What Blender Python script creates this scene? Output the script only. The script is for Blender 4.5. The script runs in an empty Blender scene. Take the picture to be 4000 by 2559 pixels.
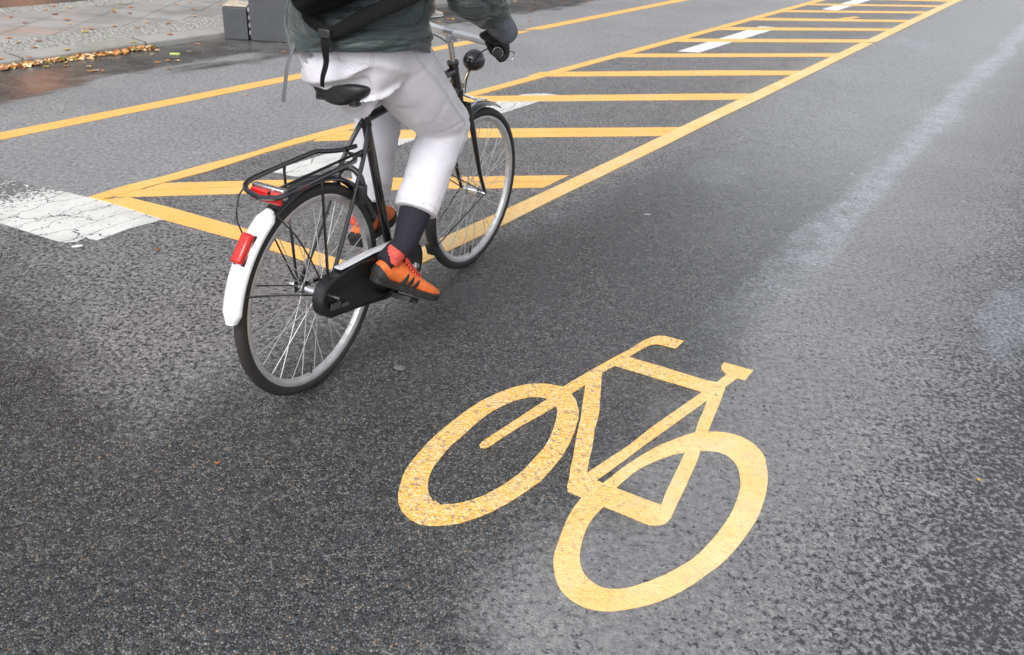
import bpy, math, random
from mathutils import Vector, Matrix, noise
random.seed(7)
R = math.radians
sc = bpy.context.scene
C = sc.collection.objects

# ---------------------------------------------------------------- camera
F, TH, RO, CH = 3142.3, 0.528155, 0.085903, 1.593
_f = Vector((0, math.cos(TH), -math.sin(TH))); _u = Vector((0, math.sin(TH), math.cos(TH))); _r = Vector((1, 0, 0))
CR = math.cos(RO)*_r + math.sin(RO)*_u
CU = -math.sin(RO)*_r + math.cos(RO)*_u
cam = bpy.data.objects.new('camera', bpy.data.cameras.new('camera')); C.link(cam)
cam.matrix_world = Matrix(((CR.x, CU.x, -_f.x, 0), (CR.y, CU.y, -_f.y, 0), (CR.z, CU.z, -_f.z, CH), (0, 0, 0, 1)))
cam.data.sensor_width = 36; cam.data.lens = F/4000*36; cam.data.clip_start = .05; cam.data.clip_end = 2000
cam.data.dof.use_dof = True; cam.data.dof.focus_distance = 3.0; cam.data.dof.aperture_fstop = 5.6
sc.camera = cam

# ---------------------------------------------------------------- sky, sun, exposure
SUN_EL, SUN_AZ = R(48), R(-158)      # azimuth from +Y, clockwise
w = bpy.data.worlds.new('World'); sc.world = w; w.use_nodes = True
nt = w.node_tree; bg = nt.nodes['Background']
sky = nt.nodes.new('ShaderNodeTexSky'); sky.sky_type = 'NISHITA'; sky.sun_disc = False
sky.sun_elevation = SUN_EL; sky.sun_rotation = SUN_AZ
sky.air_density = 1.0; sky.dust_density = 3.0
bw = nt.nodes.new('ShaderNodeRGBToBW'); mx = nt.nodes.new('ShaderNodeMix'); mx.data_type = 'RGBA'
tin = nt.nodes.new('ShaderNodeMix'); tin.data_type = 'RGBA'; tin.blend_type = 'MULTIPLY'; tin.inputs[0].default_value = 1
tin.inputs[7].default_value = (.99, .995, 1.015, 1)
nt.links.new(sky.outputs[0], bw.inputs[0]); nt.links.new(bw.outputs[0], tin.inputs[6])
nt.links.new(sky.outputs[0], mx.inputs[6]); nt.links.new(tin.outputs[2], mx.inputs[7]); mx.inputs[0].default_value = .88
nt.links.new(mx.outputs[2], bg.inputs[0]); bg.inputs[1].default_value = .15
sun = bpy.data.objects.new('sun', bpy.data.lights.new('sun', 'SUN')); C.link(sun)
sun.data.energy = .8; sun.data.angle = R(40); sun.data.color = (1, .97, .93)
sd = Vector((math.sin(SUN_AZ)*math.cos(SUN_EL), math.cos(SUN_AZ)*math.cos(SUN_EL), math.sin(SUN_EL)))
sun.rotation_euler = sd.to_track_quat('Z', 'Y').to_euler()
sc.view_settings.view_transform = 'Standard'; sc.view_settings.look = 'None'
sc.view_settings.exposure = 1.07; sc.view_settings.gamma = 1

# ---------------------------------------------------------------- helpers
PHI = .56673
SD = Vector((math.sin(PHI), math.cos(PHI), 0))       # along the street
ND = Vector((SD.y, -SD.x, 0))                        # across the street, to the right
def st(c, v, z=0): return ND*c + SD*v + Vector((0, 0, z))
def G(px, py, z=0):                                  # a mark on the ground, read off the photograph
    v = CR*((px-2000)/F) - CU*((py-1279.5)/F) + _f
    t = (z-CH)/v.z
    return Vector((0, 0, CH)) + v*t

def link(name, me, mat=None, parent=None, smooth=False):
    o = bpy.data.objects.new(name, me); C.link(o)
    if mat: me.materials.append(mat)
    if parent: o.parent = parent
    if smooth: me.polygons.foreach_set('use_smooth', [True]*len(me.polygons))
    return o
def tag(o, label=None, cat=None, group=None, kind=None):
    if label: o['label'] = label
    if cat: o['category'] = cat
    if group: o['group'] = group
    if kind: o['kind'] = kind
    return o
def empty(name, loc, rz=0):
    o = bpy.data.objects.new(name, None); C.link(o); o.location = loc; o.rotation_euler = (0, 0, rz); o.empty_display_size = .1
    return o
def crom(P, n=6, closed=False):
    P = [tuple(p) for p in P]; m = len(P); out = []
    rng = range(m) if closed else range(m-1)
    for i in rng:
        p0 = P[(i-1) % m] if closed or i > 0 else P[0]; p1 = P[i]; p2 = P[(i+1) % m]
        p3 = P[(i+2) % m] if closed or i+2 < m else P[-1]
        for k in range(n):
            t = k/n
            out.append(tuple(.5*((2*b)+(-a+c)*t+(2*a-5*b+4*c-d)*t*t+(-a+3*b-3*c+d)*t**3) for a, b, c, d in zip(p0, p1, p2, p3)))
    if not closed: out.append(P[-1])
    return out
class MB:
    def __init__(s): s.v = []; s.f = []
    def add(s, vs, fs):
        n = len(s.v); s.v += [tuple(v) for v in vs]; s.f += [tuple(n+i for i in f) for f in fs]; return s
    def tube(s, path, r, seg=10, closed=False, up=None, cap=True):
        """path: points (x,y,z[,ra[,rb]]); r default radius; rb is the radius along 'up'"""
        P = [Vector(p[:3]) for p in path]; m = len(P)
        ra = [(p[3] if len(p) > 3 else r) for p in path]; rb = [(p[4] if len(p) > 4 else ra[i]) for i, p in enumerate(path)]
        vs = []; prev = None
        for i in range(m):
            if closed: t = P[(i+1) % m]-P[i-1]
            else: t = P[min(i+1, m-1)]-P[max(i-1, 0)]
            t.normalize()
            if up is not None:
                u = Vector(up)-t*t.dot(Vector(up)); u.normalize()
            elif prev is None:
                a = Vector((0, 0, 1)) if abs(t.z) < .9 else Vector((1, 0, 0)); u = (a-t*t.dot(a)).normalized()
            else:
                u = (prev-t*t.dot(prev)).normalized()
            prev = u; w_ = t.cross(u)
            for k in range(seg):
                a = 2*math.pi*k/seg
                vs.append(P[i]+w_*(ra[i]*math.cos(a))+u*(rb[i]*math.sin(a)))
        fs = []
        for i in range(m if closed else m-1):
            j = (i+1) % m
            for k in range(seg):
                l = (k+1) % seg; fs.append((i*seg+k, i*seg+l, j*seg+l, j*seg+k))
        if cap and not closed:
            fs.append(tuple(range(seg-1, -1, -1))); fs.append(tuple((m-1)*seg+k for k in range(seg)))
        return s.add(vs, fs)
    def stube(s, path, r, n=5, **k): return s.tube(crom(path, n), r, **k)
    def box(s, c, sz, M=None):
        vs = [Vector((x*sz[0]/2, y*sz[1]/2, z*sz[2]/2)) for x in (-1, 1) for y in (-1, 1) for z in (-1, 1)]
        if M: vs = [M @ v for v in vs]
        vs = [v+Vector(c) for v in vs]
        return s.add(vs, [(0, 1, 3, 2), (4, 6, 7, 5), (0, 4, 5, 1), (2, 3, 7, 6), (0, 2, 6, 4), (1, 5, 7, 3)])
    def ball(s, c, r, M=None, nu=16, nv=10):
        if not hasattr(r, '__len__'): r = (r, r, r)
        vs = [Vector((0, 0, r[2]))]
        for j in range(1, nv):
            for i in range(nu):
                a = 2*math.pi*i/nu; b = math.pi*j/nv
                vs.append(Vector((r[0]*math.sin(b)*math.cos(a), r[1]*math.sin(b)*math.sin(a), r[2]*math.cos(b))))
        vs.append(Vector((0, 0, -r[2])))
        fs = [(0, 1+i, 1+(i+1) % nu) for i in range(nu)]
        for j in range(nv-2):
            for i in range(nu):
                a = 1+j*nu+i; b = 1+j*nu+(i+1) % nu; fs.append((a, a+nu, b+nu, b))
        L_ = 1+(nv-2)*nu; fs += [(L_+i, len(vs)-1, L_+(i+1) % nu) for i in range(nu)]
        if M: vs = [M @ v for v in vs]
        return s.add([v+Vector(c) for v in vs], fs)
    def prism(s, poly, z0, z1):                       # world xy polygon, counter-clockwise, extruded up
        n = len(poly); vs = [(p[0], p[1], z0) for p in poly]+[(p[0], p[1], z1) for p in poly]
        fs = [tuple(range(n-1, -1, -1)), tuple(range(n, 2*n))]+[(i, (i+1) % n, n+(i+1) % n, n+i) for i in range(n)]
        return s.add(vs, fs)
    def build(s, name, mat, parent=None, smooth=True, bevel=0, sub=0, auto=True):
        me = bpy.data.meshes.new(name); me.from_pydata(s.v, [], s.f); me.update()
        o = link(name, me, mat, parent, smooth)
        if bevel:
            b = o.modifiers.new('b', 'BEVEL'); b.width = bevel; b.segments = 2; b.limit_method = 'ANGLE'; b.angle_limit = R(40)
        if sub: m = o.modifiers.new('s', 'SUBSURF'); m.levels = sub; m.render_levels = sub
        if smooth and auto:
            try: me.set_sharp_from_angle(angle=R(42))
            except Exception: pass
        return o
def bake(o):                                          # apply the modifiers
    dg = bpy.context.evaluated_depsgraph_get(); e = o.evaluated_get(dg)
    me = bpy.data.meshes.new_from_object(e); old = o.data; o.modifiers.clear(); o.data = me
    return o
def blob(mb, name, mat, parent, vox, smooth_it=6, disp=None, cut=None):
    """union of lofts as one continuous surface"""
    o = mb.build(name, None, parent, auto=False)
    pm = o.parent; o.parent = None
    m = o.modifiers.new('r', 'REMESH'); m.mode = 'VOXEL'; m.voxel_size = vox
    m = o.modifiers.new('s', 'SMOOTH'); m.iterations = smooth_it; m.factor = .5
    bake(o); o.parent = pm; me = o.data; me.name = name
    me.materials.clear(); me.materials.append(mat)
    if disp:
        ns = [v.normal.copy() for v in me.vertices]
        for v, n in zip(me.vertices, ns): v.co += n*disp(v.co, n)
    me.polygons.foreach_set('use_smooth', [True]*len(me.polygons)); me.update()
    return o

# ---------------------------------------------------------------- material helpers
class NM:
    def __init__(s, name):
        s.m = bpy.data.materials.new(name); s.m.use_nodes = True; s.t = s.m.node_tree; s.b = s.t.nodes['Principled BSDF']
        g = s.t.nodes.new('ShaderNodeNewGeometry'); s.pos = g.outputs['Position']
        tc = s.t.nodes.new('ShaderNodeTexCoord'); s.obj = tc.outputs['Object']
    def n(s, t, **k):
        x = s.t.nodes.new(t)
        for a, b in k.items(): setattr(x, a, b)
        return x
    def c(s, a, b):
        if hasattr(a, 'is_output') or isinstance(a, bpy.types.NodeSocket): s.t.links.new(a, b)
        else: b.default_value = a
    def math(s, op, a, b=0, c=None, clamp=False):
        x = s.n('ShaderNodeMath', operation=op); x.use_clamp = clamp; s.c(a, x.inputs[0]); s.c(b, x.inputs[1])
        if c is not None: s.c(c, x.inputs[2])
        return x.outputs[0]
    def dot(s, v, d):
        x = s.n('ShaderNodeVectorMath', operation='DOT_PRODUCT'); s.c(v, x.inputs[0]); x.inputs[1].default_value = d; return x.outputs['Value']
    def mapr(s, v, a, b, c=0, d=1, smooth=True):
        x = s.n('ShaderNodeMapRange'); x.interpolation_type = 'SMOOTHSTEP' if smooth else 'LINEAR'
        s.c(v, x.inputs[0])
        for i, q in enumerate((a, b, c, d)): s.c(q, x.inputs[i+1])
        return x.outputs[0]
    def noise(s, scale, det=3, rough=.5, vec=None, out=0, dist=0):
        x = s.n('ShaderNodeTexNoise'); x.inputs['Scale'].default_value = scale; x.inputs['Detail'].default_value = det
        x.inputs['Roughness'].default_value = rough; x.inputs['Distortion'].default_value = dist
        s.c(vec if vec is not None else s.pos, x.inputs['Vector']); return x.outputs[out]
    def voro(s, scale, feat='F1', vec=None, out='Distance', rnd=1):
        x = s.n('ShaderNodeTexVoronoi', feature=feat); x.inputs['Scale'].default_value = scale; x.inputs['Randomness'].default_value = rnd
        s.c(vec if vec is not None else s.pos, x.inputs['Vector']); return x.outputs[out]
    def mix(s, f, a, b, bt='MIX'):
        x = s.n('ShaderNodeMix', data_type='RGBA', blend_type=bt); s.c(f, x.inputs[0])
        s.c((*a, 1) if isinstance(a, tuple) and len(a) == 3 else a, x.inputs[6]); s.c((*b, 1) if isinstance(b, tuple) and len(b) == 3 else b, x.inputs[7]); return x.outputs[2]
    def fmix(s, f, a, b):
        x = s.n('ShaderNodeMix', data_type='FLOAT'); s.c(f, x.inputs[0]); s.c(a, x.inputs[2]); s.c(b, x.inputs[3]); return x.outputs[0]
    def scalev(s, vec, sc_):
        x = s.n('ShaderNodeMapping'); s.c(vec, x.inputs[0]); x.inputs['Scale'].default_value = sc_; return x.outputs[0]
    def bump(s, h, dist, strength=1, nrm=None):
        x = s.n('ShaderNodeBump'); x.inputs['Distance'].default_value = dist; s.c(strength, x.inputs['Strength']); s.c(h, x.inputs['Height'])
        if nrm is not None: s.c(nrm, x.inputs['Normal'])
        return x.outputs[0]
    def set(s, **k):
        for a, b in k.items():
            i = s.b.inputs[a.replace('_', ' ')]
            s.c((*b, 1) if isinstance(b, tuple) and len(b) == 3 and i.type == 'RGBA' else b, i)
        return s.m
def plain(name, col, rough=.5, metal=0, var=.12, scale=30, bump=0, bscale=200, spec=.5, **k):
    m = NM(name); nz = m.noise(scale, 4, .6, m.obj)
    c2 = tuple(x*(1-var*2) for x in col)
    m.set(Base_Color=m.mix(m.mapr(nz, .3, .7), c2, col), Roughness=m.fmix(nz, min(rough*.8, 1), min(1, rough*1.2)), Metallic=metal, Specular_IOR_Level=spec)
    if bump: m.set(Normal=m.bump(m.noise(bscale, 3, .6, m.obj), bump))
    if k: m.set(**k)
    return m.m

# ---- how wet the road is: bands along the street (c = across, v = along), stirred by noise
def street_uv(m):
    return m.dot(m.pos, tuple(ND)), m.dot(m.pos, tuple(SD))
def wet_nodes(m):
    c, v = street_uv(m)
    big = m.noise(1.1, 4, .55); mid = m.noise(4.5, 4, .6)
    # streaky noise, stretched along the traffic
    cb = m.n('ShaderNodeCombineXYZ'); m.c(c, cb.inputs[0]); m.c(m.math('MULTIPLY', v, .22), cb.inputs[1])
    streak = m.noise(3.2, 4, .6, cb.outputs[0])
    cn = m.math('ADD', c, m.math('ADD', m.math('MULTIPLY', m.math('SUBTRACT', big, .5), .5), m.math('MULTIPLY', m.math('SUBTRACT', mid, .5), .22)))
    lane = m.math('MULTIPLY', m.mapr(cn, -2.4, -1.55), m.mapr(cn, -.98, -.48, 1, 0))        # the bike lane
    lane = m.math('MULTIPLY', lane, m.mapr(m.math('ADD', v, mid), 3.2, 7.6, 1, .22))
    lane2 = m.math('MULTIPLY', m.mapr(cn, .0, .8), .55)
    vn = m.math('ADD', v, m.math('ADD', m.math('MULTIPLY', m.math('SUBTRACT', mid, .5), .5), m.math('MULTIPLY', m.math('SUBTRACT', big, .5), .7)))
    near = m.math('MULTIPLY', m.mapr(vn, .65, 1.6, .95, 0), m.mapr(cn, -.75, -.5, 1, 0))
    dim = m.math('MULTIPLY', m.mapr(c, -3.0, -2.8, 1, 0), m.mapr(vn, 1.2, 1.8, .4, 0))
    left = m.math('MAXIMUM', near, dim)
    wet = m.math('MAXIMUM', m.math('MAXIMUM', lane, lane2), left)
    cm = m.math('ADD', c, m.math('MULTIPLY', m.math('SUBTRACT', streak, .5), .5))
    sky_sheen = m.math('MULTIPLY', m.math('MULTIPLY', m.mapr(cm, -.96, -.83), m.mapr(cm, -.76, -.64, 1, 0)), m.math('MULTIPLY', m.mapr(v, 2.3, 4.2), m.mapr(m.math('ADD', m.math('MULTIPLY', m.noise(50, 4, .7), .5), m.math('MULTIPLY', m.noise(7, 5, .75), .5)), .42, .58, .12, 1)))            # smooth wet streak along the wheel track, its reflected sky painted pale
    gut = m.mapr(m.math('ADD', c, m.math('ADD', m.math('MULTIPLY', m.math('SUBTRACT', streak, .5), 1.3), m.math('MULTIPLY', m.math('SUBTRACT', big, .5), .6))), -5.75, -5.5, 1, 0)
    return c, v, wet, sky_sheen, gut, big, mid, streak

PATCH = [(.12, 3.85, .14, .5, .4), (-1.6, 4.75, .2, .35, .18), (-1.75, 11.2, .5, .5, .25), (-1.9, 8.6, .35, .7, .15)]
def asphalt():
    m = NM('asphalt'); c, v, wet, sky_sheen, gut, big, mid, streak = wet_nodes(m)
    dv = m.n('ShaderNodeVectorMath', operation='ADD'); m.c(m.pos, dv.inputs[0])
    ns = m.n('ShaderNodeVectorMath', operation='SCALE'); m.c(m.noise(90, 2, .5, out=1), ns.inputs[0]); ns.inputs['Scale'].default_value = .009
    m.c(ns.outputs[0], dv.inputs[1]); P = dv.outputs[0]
    d1 = m.voro(142, 'F1', P); col1 = m.voro(142, 'F1', P, 'Color'); e1 = m.voro(142, 'DISTANCE_TO_EDGE', P)
    sp = m.n('ShaderNodeSeparateColor'); m.c(col1, sp.inputs[0]); rnd, rn2, rn3 = sp.outputs[0], sp.outputs[1], sp.outputs[2]
    gap = m.mapr(e1, .03, .15, 1, 0)
    pit = m.noise(58, 5, .78); clus = m.noise(11, 3, .6)
    oldroad = m.mapr(m.math('ADD', c, m.math('MULTIPLY', m.math('SUBTRACT', mid, .5), .12)), -3.78, -3.62)    # coarser road right of the far lane
    # how open the surface is: close and polished in the wheel track and on the far lane, open elsewhere
    opn = m.math('ADD', m.mapr(c, -.45, .35, .22, .88), m.mapr(c, -2.0, -.9, .30, 0))
    opn = m.fmix(oldroad, .10, opn)
    opn = m.math('ADD', opn, m.math('MULTIPLY', m.math('SUBTRACT', mid, .5), .55))
    th = m.math('ADD', m.mapr(opn, 0, 1, .37, .535, smooth=False), m.math('MULTIPLY', m.math('SUBTRACT', clus, .5), .14))
    pits = m.mapr(m.math('SUBTRACT', pit, th), -.012, .022, 0, 1)            # 0 in the holes
    gr = m.noise(300, 2, .8)
    dry = m.mix(rnd, (.165, .165, .167), (.335, .331, .326))
    pol = m.mapr(opn, .15, .5, 1, 0)
    dry = m.mix(m.math('MULTIPLY', pol, .8), dry, m.mix(m.noise(130, 3, .7), (.20, .201, .204), (.275, .274, .272)))
    dry = m.mix(oldroad, m.mix(rnd, (.27, .271, .275), (.385, .386, .388)), dry)
    dry = m.mix(m.math('MULTIPLY', m.mapr(gr, .3, .7), .85), dry, m.mix(1.0, dry, (.62, .62, .63), 'MULTIPLY'))
    dry = m.mix(m.mapr(big, .35, .7), m.mix(1.0, dry, (.86, .86, .87), 'MULTIPLY'), dry)
    warm = m.math('MULTIPLY', m.mapr(c, -2.9, -2.5), m.mapr(c, -2.3, -1.9, 1, 0))
    dry = m.mix(m.math('MULTIPLY', warm, .6), dry, m.mix(1.0, dry, (1.02, .95, .90), 'MULTIPLY'))
    dry = m.mix(pits, (.030, .031, .036), dry)
    wcol = m.mix(rn2, (.034, .038, .046), (.098, .098, .095))
    wcol = m.mix(m.mapr(rnd, .35, 1), wcol, m.mix(rn3, (.185, .198, .220), (.225, .220, .195)))
    wcol = m.mix(m.mapr(rn3, .975, .985), wcol, (.30, .22, .15))
    wcol = m.mix(gap, wcol, (.006, .006, .007))
    wcol = m.mix(m.mapr(pit, .36, .44, .85, 0), wcol, (.010, .010, .011))
    wcol = m.mix(m.mapr(big, .3, .7), m.mix(1.0, wcol, (.78, .78, .78), 'MULTIPLY'), wcol)
    thr = m.mapr(m.math('ADD', wet, m.math('MULTIPLY', m.math('SUBTRACT', m.noise(60, 5, .75), .5), 1.3)), .12, .92)
    thr = m.math('ADD', thr, m.math('MULTIPLY', m.math('SUBTRACT', m.noise(15, 4, .7), .5), .8), clamp=True)
    thr = m.math('MULTIPLY', thr, m.mapr(wet, .02, .2))
    colr = m.mix(thr, dry, wcol)
    colr = m.mix(m.math('MULTIPLY', sky_sheen, .62), colr, m.mix(pits, (.08, .085, .095), (.29, .305, .335)))  # pale blue-grey painted in for the sky reflected on the streak
    colr = m.mix(m.math('MULTIPLY', gut, .9), colr, m.mix(m.mapr(mid, .35, .65), (.045, .043, .04), (.11, .105, .10)))
    # pale chalky residue
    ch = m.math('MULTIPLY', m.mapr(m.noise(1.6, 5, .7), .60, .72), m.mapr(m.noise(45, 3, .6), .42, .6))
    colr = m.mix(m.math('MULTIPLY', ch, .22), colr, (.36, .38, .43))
    for c0, v0, rc, rv, am in PATCH:                 # pale bluish patches at set places
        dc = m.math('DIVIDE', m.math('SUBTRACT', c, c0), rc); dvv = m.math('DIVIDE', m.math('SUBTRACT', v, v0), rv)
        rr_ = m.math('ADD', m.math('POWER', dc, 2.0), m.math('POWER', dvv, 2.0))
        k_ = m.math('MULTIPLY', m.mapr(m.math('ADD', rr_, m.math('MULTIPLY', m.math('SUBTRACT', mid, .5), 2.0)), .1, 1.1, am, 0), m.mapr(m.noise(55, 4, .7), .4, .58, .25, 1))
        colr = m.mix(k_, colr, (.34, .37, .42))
    gn = m.noise(40, 5, .85)
    colr = m.mix(1.0, colr, m.mix(m.mapr(gn, .36, .64), (.66, .66, .67), (1.22, 1.22, 1.21)), 'MULTIPLY')
    m.set(Base_Color=colr)
    rough = m.fmix(thr, .60, m.mapr(mid, .35, .65, .20, .34))
    rough = m.fmix(sky_sheen, rough, .30); rough = m.fmix(gut, rough, .24)
    m.set(Roughness=rough, Specular_IOR_Level=.5)
    h = m.math('ADD', m.math('MULTIPLY', m.math('SUBTRACT', 1, d1), .7), m.math('MULTIPLY', pits, m.fmix(thr, 1.0, .3)))
    h = m.math('ADD', h, m.math('MULTIPLY', m.math('SUBTRACT', 1, gap), .35))
    h = m.math('ADD', h, m.math('MULTIPLY', m.noise(38, 4, .6), m.fmix(thr, .2, 1.1)))
    flat = m.math('MAXIMUM', m.math('MULTIPLY', sky_sheen, .6), m.math('MULTIPLY', gut, .86))
    stg = m.math('MULTIPLY', m.math('MULTIPLY', m.fmix(thr, .5, .8), m.mapr(v, 2.5, 8, 1, .55)), m.math('SUBTRACT', 1, flat))
    nb = m.bump(h, .0042, stg)
    wl = m.math('MULTIPLY', m.mapr(c, -2.6, -1.9), m.mapr(c, -.8, -.3, 1, .30))
    hc = m.math('ADD', m.noise(85, 3, .6), m.math('MULTIPLY', m.math('SUBTRACT', 1, d1), .5))
    m.set(Coat_Weight=m.math('MULTIPLY', m.mapr(gn, .36, .6, .55, 1), m.math('MAXIMUM', m.math('MULTIPLY', wl, .9), m.fmix(thr, .15, .95))), Coat_Roughness=m.fmix(thr, .30, .16), Coat_IOR=1.40, Coat_Normal=m.bump(hc, .0042, m.math('MULTIPLY', m.mapr(v, 1.8, 6, .9, .30), m.math('SUBTRACT', 1, flat))))
    m.set(Normal=m.bump(m.noise(.8, 2, .5), .02, .3, nb))
    return m.m
def tape(name, c0, c1, rough=.42, worn=0, thick=.0025):
    m = NM(name); c, v, wet, sky_sheen, gut, big, mid, streak = wet_nodes(m)
    d1 = m.voro(125); spots = m.noise(95, 3, .6)
    col = m.mix(m.mapr(mid, .3, .7), c0, c1)
    wetc = m.mix(m.mapr(spots, .42, .64), tuple(x*y for x, y in zip(c0, (.98, .82, .38))), m.mix(m.mapr(m.noise(150, 2, .6), .5, .7), c1, (.84, .66, .36)))
    col = m.mix(m.math('MULTIPLY', wet, .9), col, wetc)
    # grey dirt sitting in the texture where the lane is wet
    dirt = m.math('MULTIPLY', m.mapr(m.noise(48, 4, .7), .555, .61), m.math('ADD', m.math('MULTIPLY', wet, .72), .30))
    col = m.mix(m.math('MULTIPLY', m.mapr(m.noise(110, 4, .75), .4, .62, 1, 0), .30), col, m.mix(1.0, col, (.80, .70, .50), 'MULTIPLY'))
    col = m.mix(dirt, col, (.36, .25, .15))
    col = m.mix(m.math('MULTIPLY', m.mapr(m.noise(7, 5, .75), .50, .72), .38), col, (.45, .40, .32))
    m.set(Base_Color=col, Roughness=m.fmix(wet, .55, .3))
    h = m.math('ADD', m.math('MULTIPLY', m.math('SUBTRACT', 1, d1), 1.0), m.noise(40, 4, .6))
    m.set(Normal=m.bump(h, .0028, m.fmix(wet, .45, 1.0)))
    return m.m
def worn_white():
    m = NM('old_white_paint'); c, v = street_uv(m)
    cb = m.n('ShaderNodeCombineXYZ'); m.c(m.math('MULTIPLY', c, 3.2), cb.inputs[0]); m.c(v, cb.inputs[1])
    # cracks run along the street
    w1 = m.noise(16, 5, .65, cb.outputs[0]); cr = m.voro(2.6, 'DISTANCE_TO_EDGE', None)
    wv = m.n('ShaderNodeVectorMath', operation='ADD'); m.c(cb.outputs[0], wv.inputs[0])
    sc_ = m.n('ShaderNodeVectorMath', operation='SCALE'); m.c(m.noise(9, 4, .6, out=1), sc_.inputs[0]); sc_.inputs['Scale'].default_value = .25; m.c(sc_.outputs[0], wv.inputs[1])
    cr = m.voro(3.2, 'DISTANCE_TO_EDGE', wv.outputs[0])
    crack = m.mapr(cr, .006, .020, 1, 0)
    farworn = m.mapr(c, -3.75, -4.10, 0, .20)          # thinner towards the far lane
    chips = m.mapr(m.math('SUBTRACT', m.noise(55, 4, .7), farworn), .345, .37, 1, 0)
    patch = m.mapr(m.noise(7, 4, .6),   .68, .76)
    bare = m.math('MAXIMUM', crack, m.math('MAXIMUM', chips, m.math('MULTIPLY', patch, m.mapr(m.noise(90, 2), .45, .5))))
    col = m.mix(m.mapr(m.noise(5, 4, .6), .35, .75), (.60, .60, .58), (.48, .475, .455))
    m.set(Base_Color=m.mix(bare, col, (.13, .13, .13)), Roughness=.6, Normal=m.bump(m.math('SUBTRACT', 1, bare), .003, .8))
    return m.m
M = {}
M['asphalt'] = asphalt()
M['yel'] = tape('yellow_tape', (.80, .45, .12), (.81, .49, .16))
M['yel2'] = tape('yellow_tape_paler', (.80, .475, .145), (.80, .44, .12))
M['yelpaint'] = tape('yellow_paint', (.78, .50, .18), (.79, .59, .32))
M['white_old'] = worn_white()
M['white_tape'] = plain('white_tape', (.74, .75, .76), .5, var=.06, scale=8, bump=.001)

# ================================================================= the setting
def sheet(name, pts, z, mat, kind='structure'):
    me = bpy.data.meshes.new(name); me.from_pydata([(p.x, p.y, z) for p in pts], [], [tuple(range(len(pts)))]); me.update()
    o = link(name, me, mat); tag(o, kind=kind); return o
KC = -6.36; KH = .05
M['soil'] = plain('ground_soil', (.12, .11, .10), .9, scale=3)
sheet('ground', [Vector((-900, -900, 0)), Vector((900, -900, 0)), Vector((900, 900, 0)), Vector((-900, 900, 0))], -.03, M['soil'])
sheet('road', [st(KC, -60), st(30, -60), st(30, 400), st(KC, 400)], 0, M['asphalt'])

# kerb stones, mosaic strip, slabs
mk = NM('granite_kerb'); c_, v_ = street_uv(mk)
jt = mk.math('ABSOLUTE', mk.math('SUBTRACT', mk.math('FRACT', mk.math('MULTIPLY', v_, 1.0)), .5)); joint = mk.mapr(jt, .488, .495)
gr = mk.mix(mk.noise(160, 2, .7), (.24, .235, .225), (.42, .41, .39))
gr = mk.mix(mk.mapr(mk.noise(2.2, 4, .6), .4, .7), gr, mk.mix(1.0, gr, (.75, .74, .7), 'MULTIPLY'))
mk.set(Base_Color=mk.mix(joint, gr, (.08, .075, .07)), Roughness=.7, Normal=mk.bump(mk.noise(90, 3), .004, .6)); M['kerb'] = mk.m
kb = MB()
prof = [(KC+.003, -.02), (KC+.001, KH-.014), (KC-.004, KH-.004), (KC-.014, KH), (KC-.20, KH+.001), (KC-.20, -.02)]
vs = []; 
for v0 in (-60, 120): vs += [st(a, v0, b) for a, b in prof]
n = len(prof)
kb.add(vs, [(i, (i+1) % n, n+(i+1) % n, n+i) for i in range(n)])
tag(kb.build('kerb', M['kerb'], smooth=False), kind='structure')

mc = NM('mosaic_paving')
cd = mc.voro(21, 'DISTANCE_TO_EDGE', None, rnd=.75); cc = mc.voro(21, 'F1', None, 'Color', rnd=.75)
rn = mc.dot(cc, (.4, .3, .3))
colc = mc.mix(rn, (.27, .265, .25), (.46, .45, .43))
mossy = mc.mapr(mc.noise(3.5, 4, .6), .5, .7)
colc = mc.mix(mc.mapr(cd, .03, .12, .85, 0), colc, mc.mix(mossy, (.21, .205, .19), (.20, .215, .14)))
mc.set(Base_Color=colc, Roughness=.75, Normal=mc.bump(mc.mapr(cd, 0, .3), .012, .8)); M['mosaic'] = mc.m

ms = NM('slab_paving'); c_, v_ = street_uv(ms)
a_ = R(35.6); ca, sa = math.cos(a_), math.sin(a_)
p1 = ms.math('ADD', ms.math('MULTIPLY', c_, ca), ms.math('MULTIPLY', v_, sa)); p2 = ms.math('SUBTRACT', ms.math('MULTIPLY', v_, ca), ms.math('MULTIPLY', c_, sa))
def jn(x, s=1/.36): return ms.math('ABSOLUTE', ms.math('SUBTRACT', ms.math('FRACT', ms.math('MULTIPLY', x, s)), .5))
jj = ms.math('MAXIMUM', ms.mapr(jn(p1), .485, .494), ms.mapr(jn(p2), .485, .494))
cx = ms.n('ShaderNodeCombineXYZ'); ms.c(ms.math('FLOOR', ms.math('MULTIPLY', p1, 1/.36)), cx.inputs[0]); ms.c(ms.math('FLOOR', ms.math('MULTIPLY', p2, 1/.36)), cx.inputs[1])
wn = ms.n('ShaderNodeTexWhiteNoise'); ms.c(cx.outputs[0], wn.inputs[0])
scol = ms.mix(wn.outputs[0], (.29, .28, .27), (.35, .34, .325))
scol = ms.mix(ms.mapr(ms.noise(2.5, 5, .65), .4, .7), scol, (.24, .24, .235))
ms.set(Base_Color=ms.mix(jj, scol, (.10, .095, .09)), Roughness=ms.mapr(ms.noise(1.5, 3), .4, .6, .32, .6), Normal=ms.bump(ms.math('SUBTRACT', ms.noise(120, 3), jj), .003, .5)); M['slab'] = ms.m
md = NM('dark_paving'); md.set(Base_Color=md.mix(md.noise(5, 4), (.06, .058, .055), (.11, .105, .10)), Roughness=.35, Normal=md.bump(md.noise(80, 3), .003, .5)); M['darkpave'] = md.m
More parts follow.
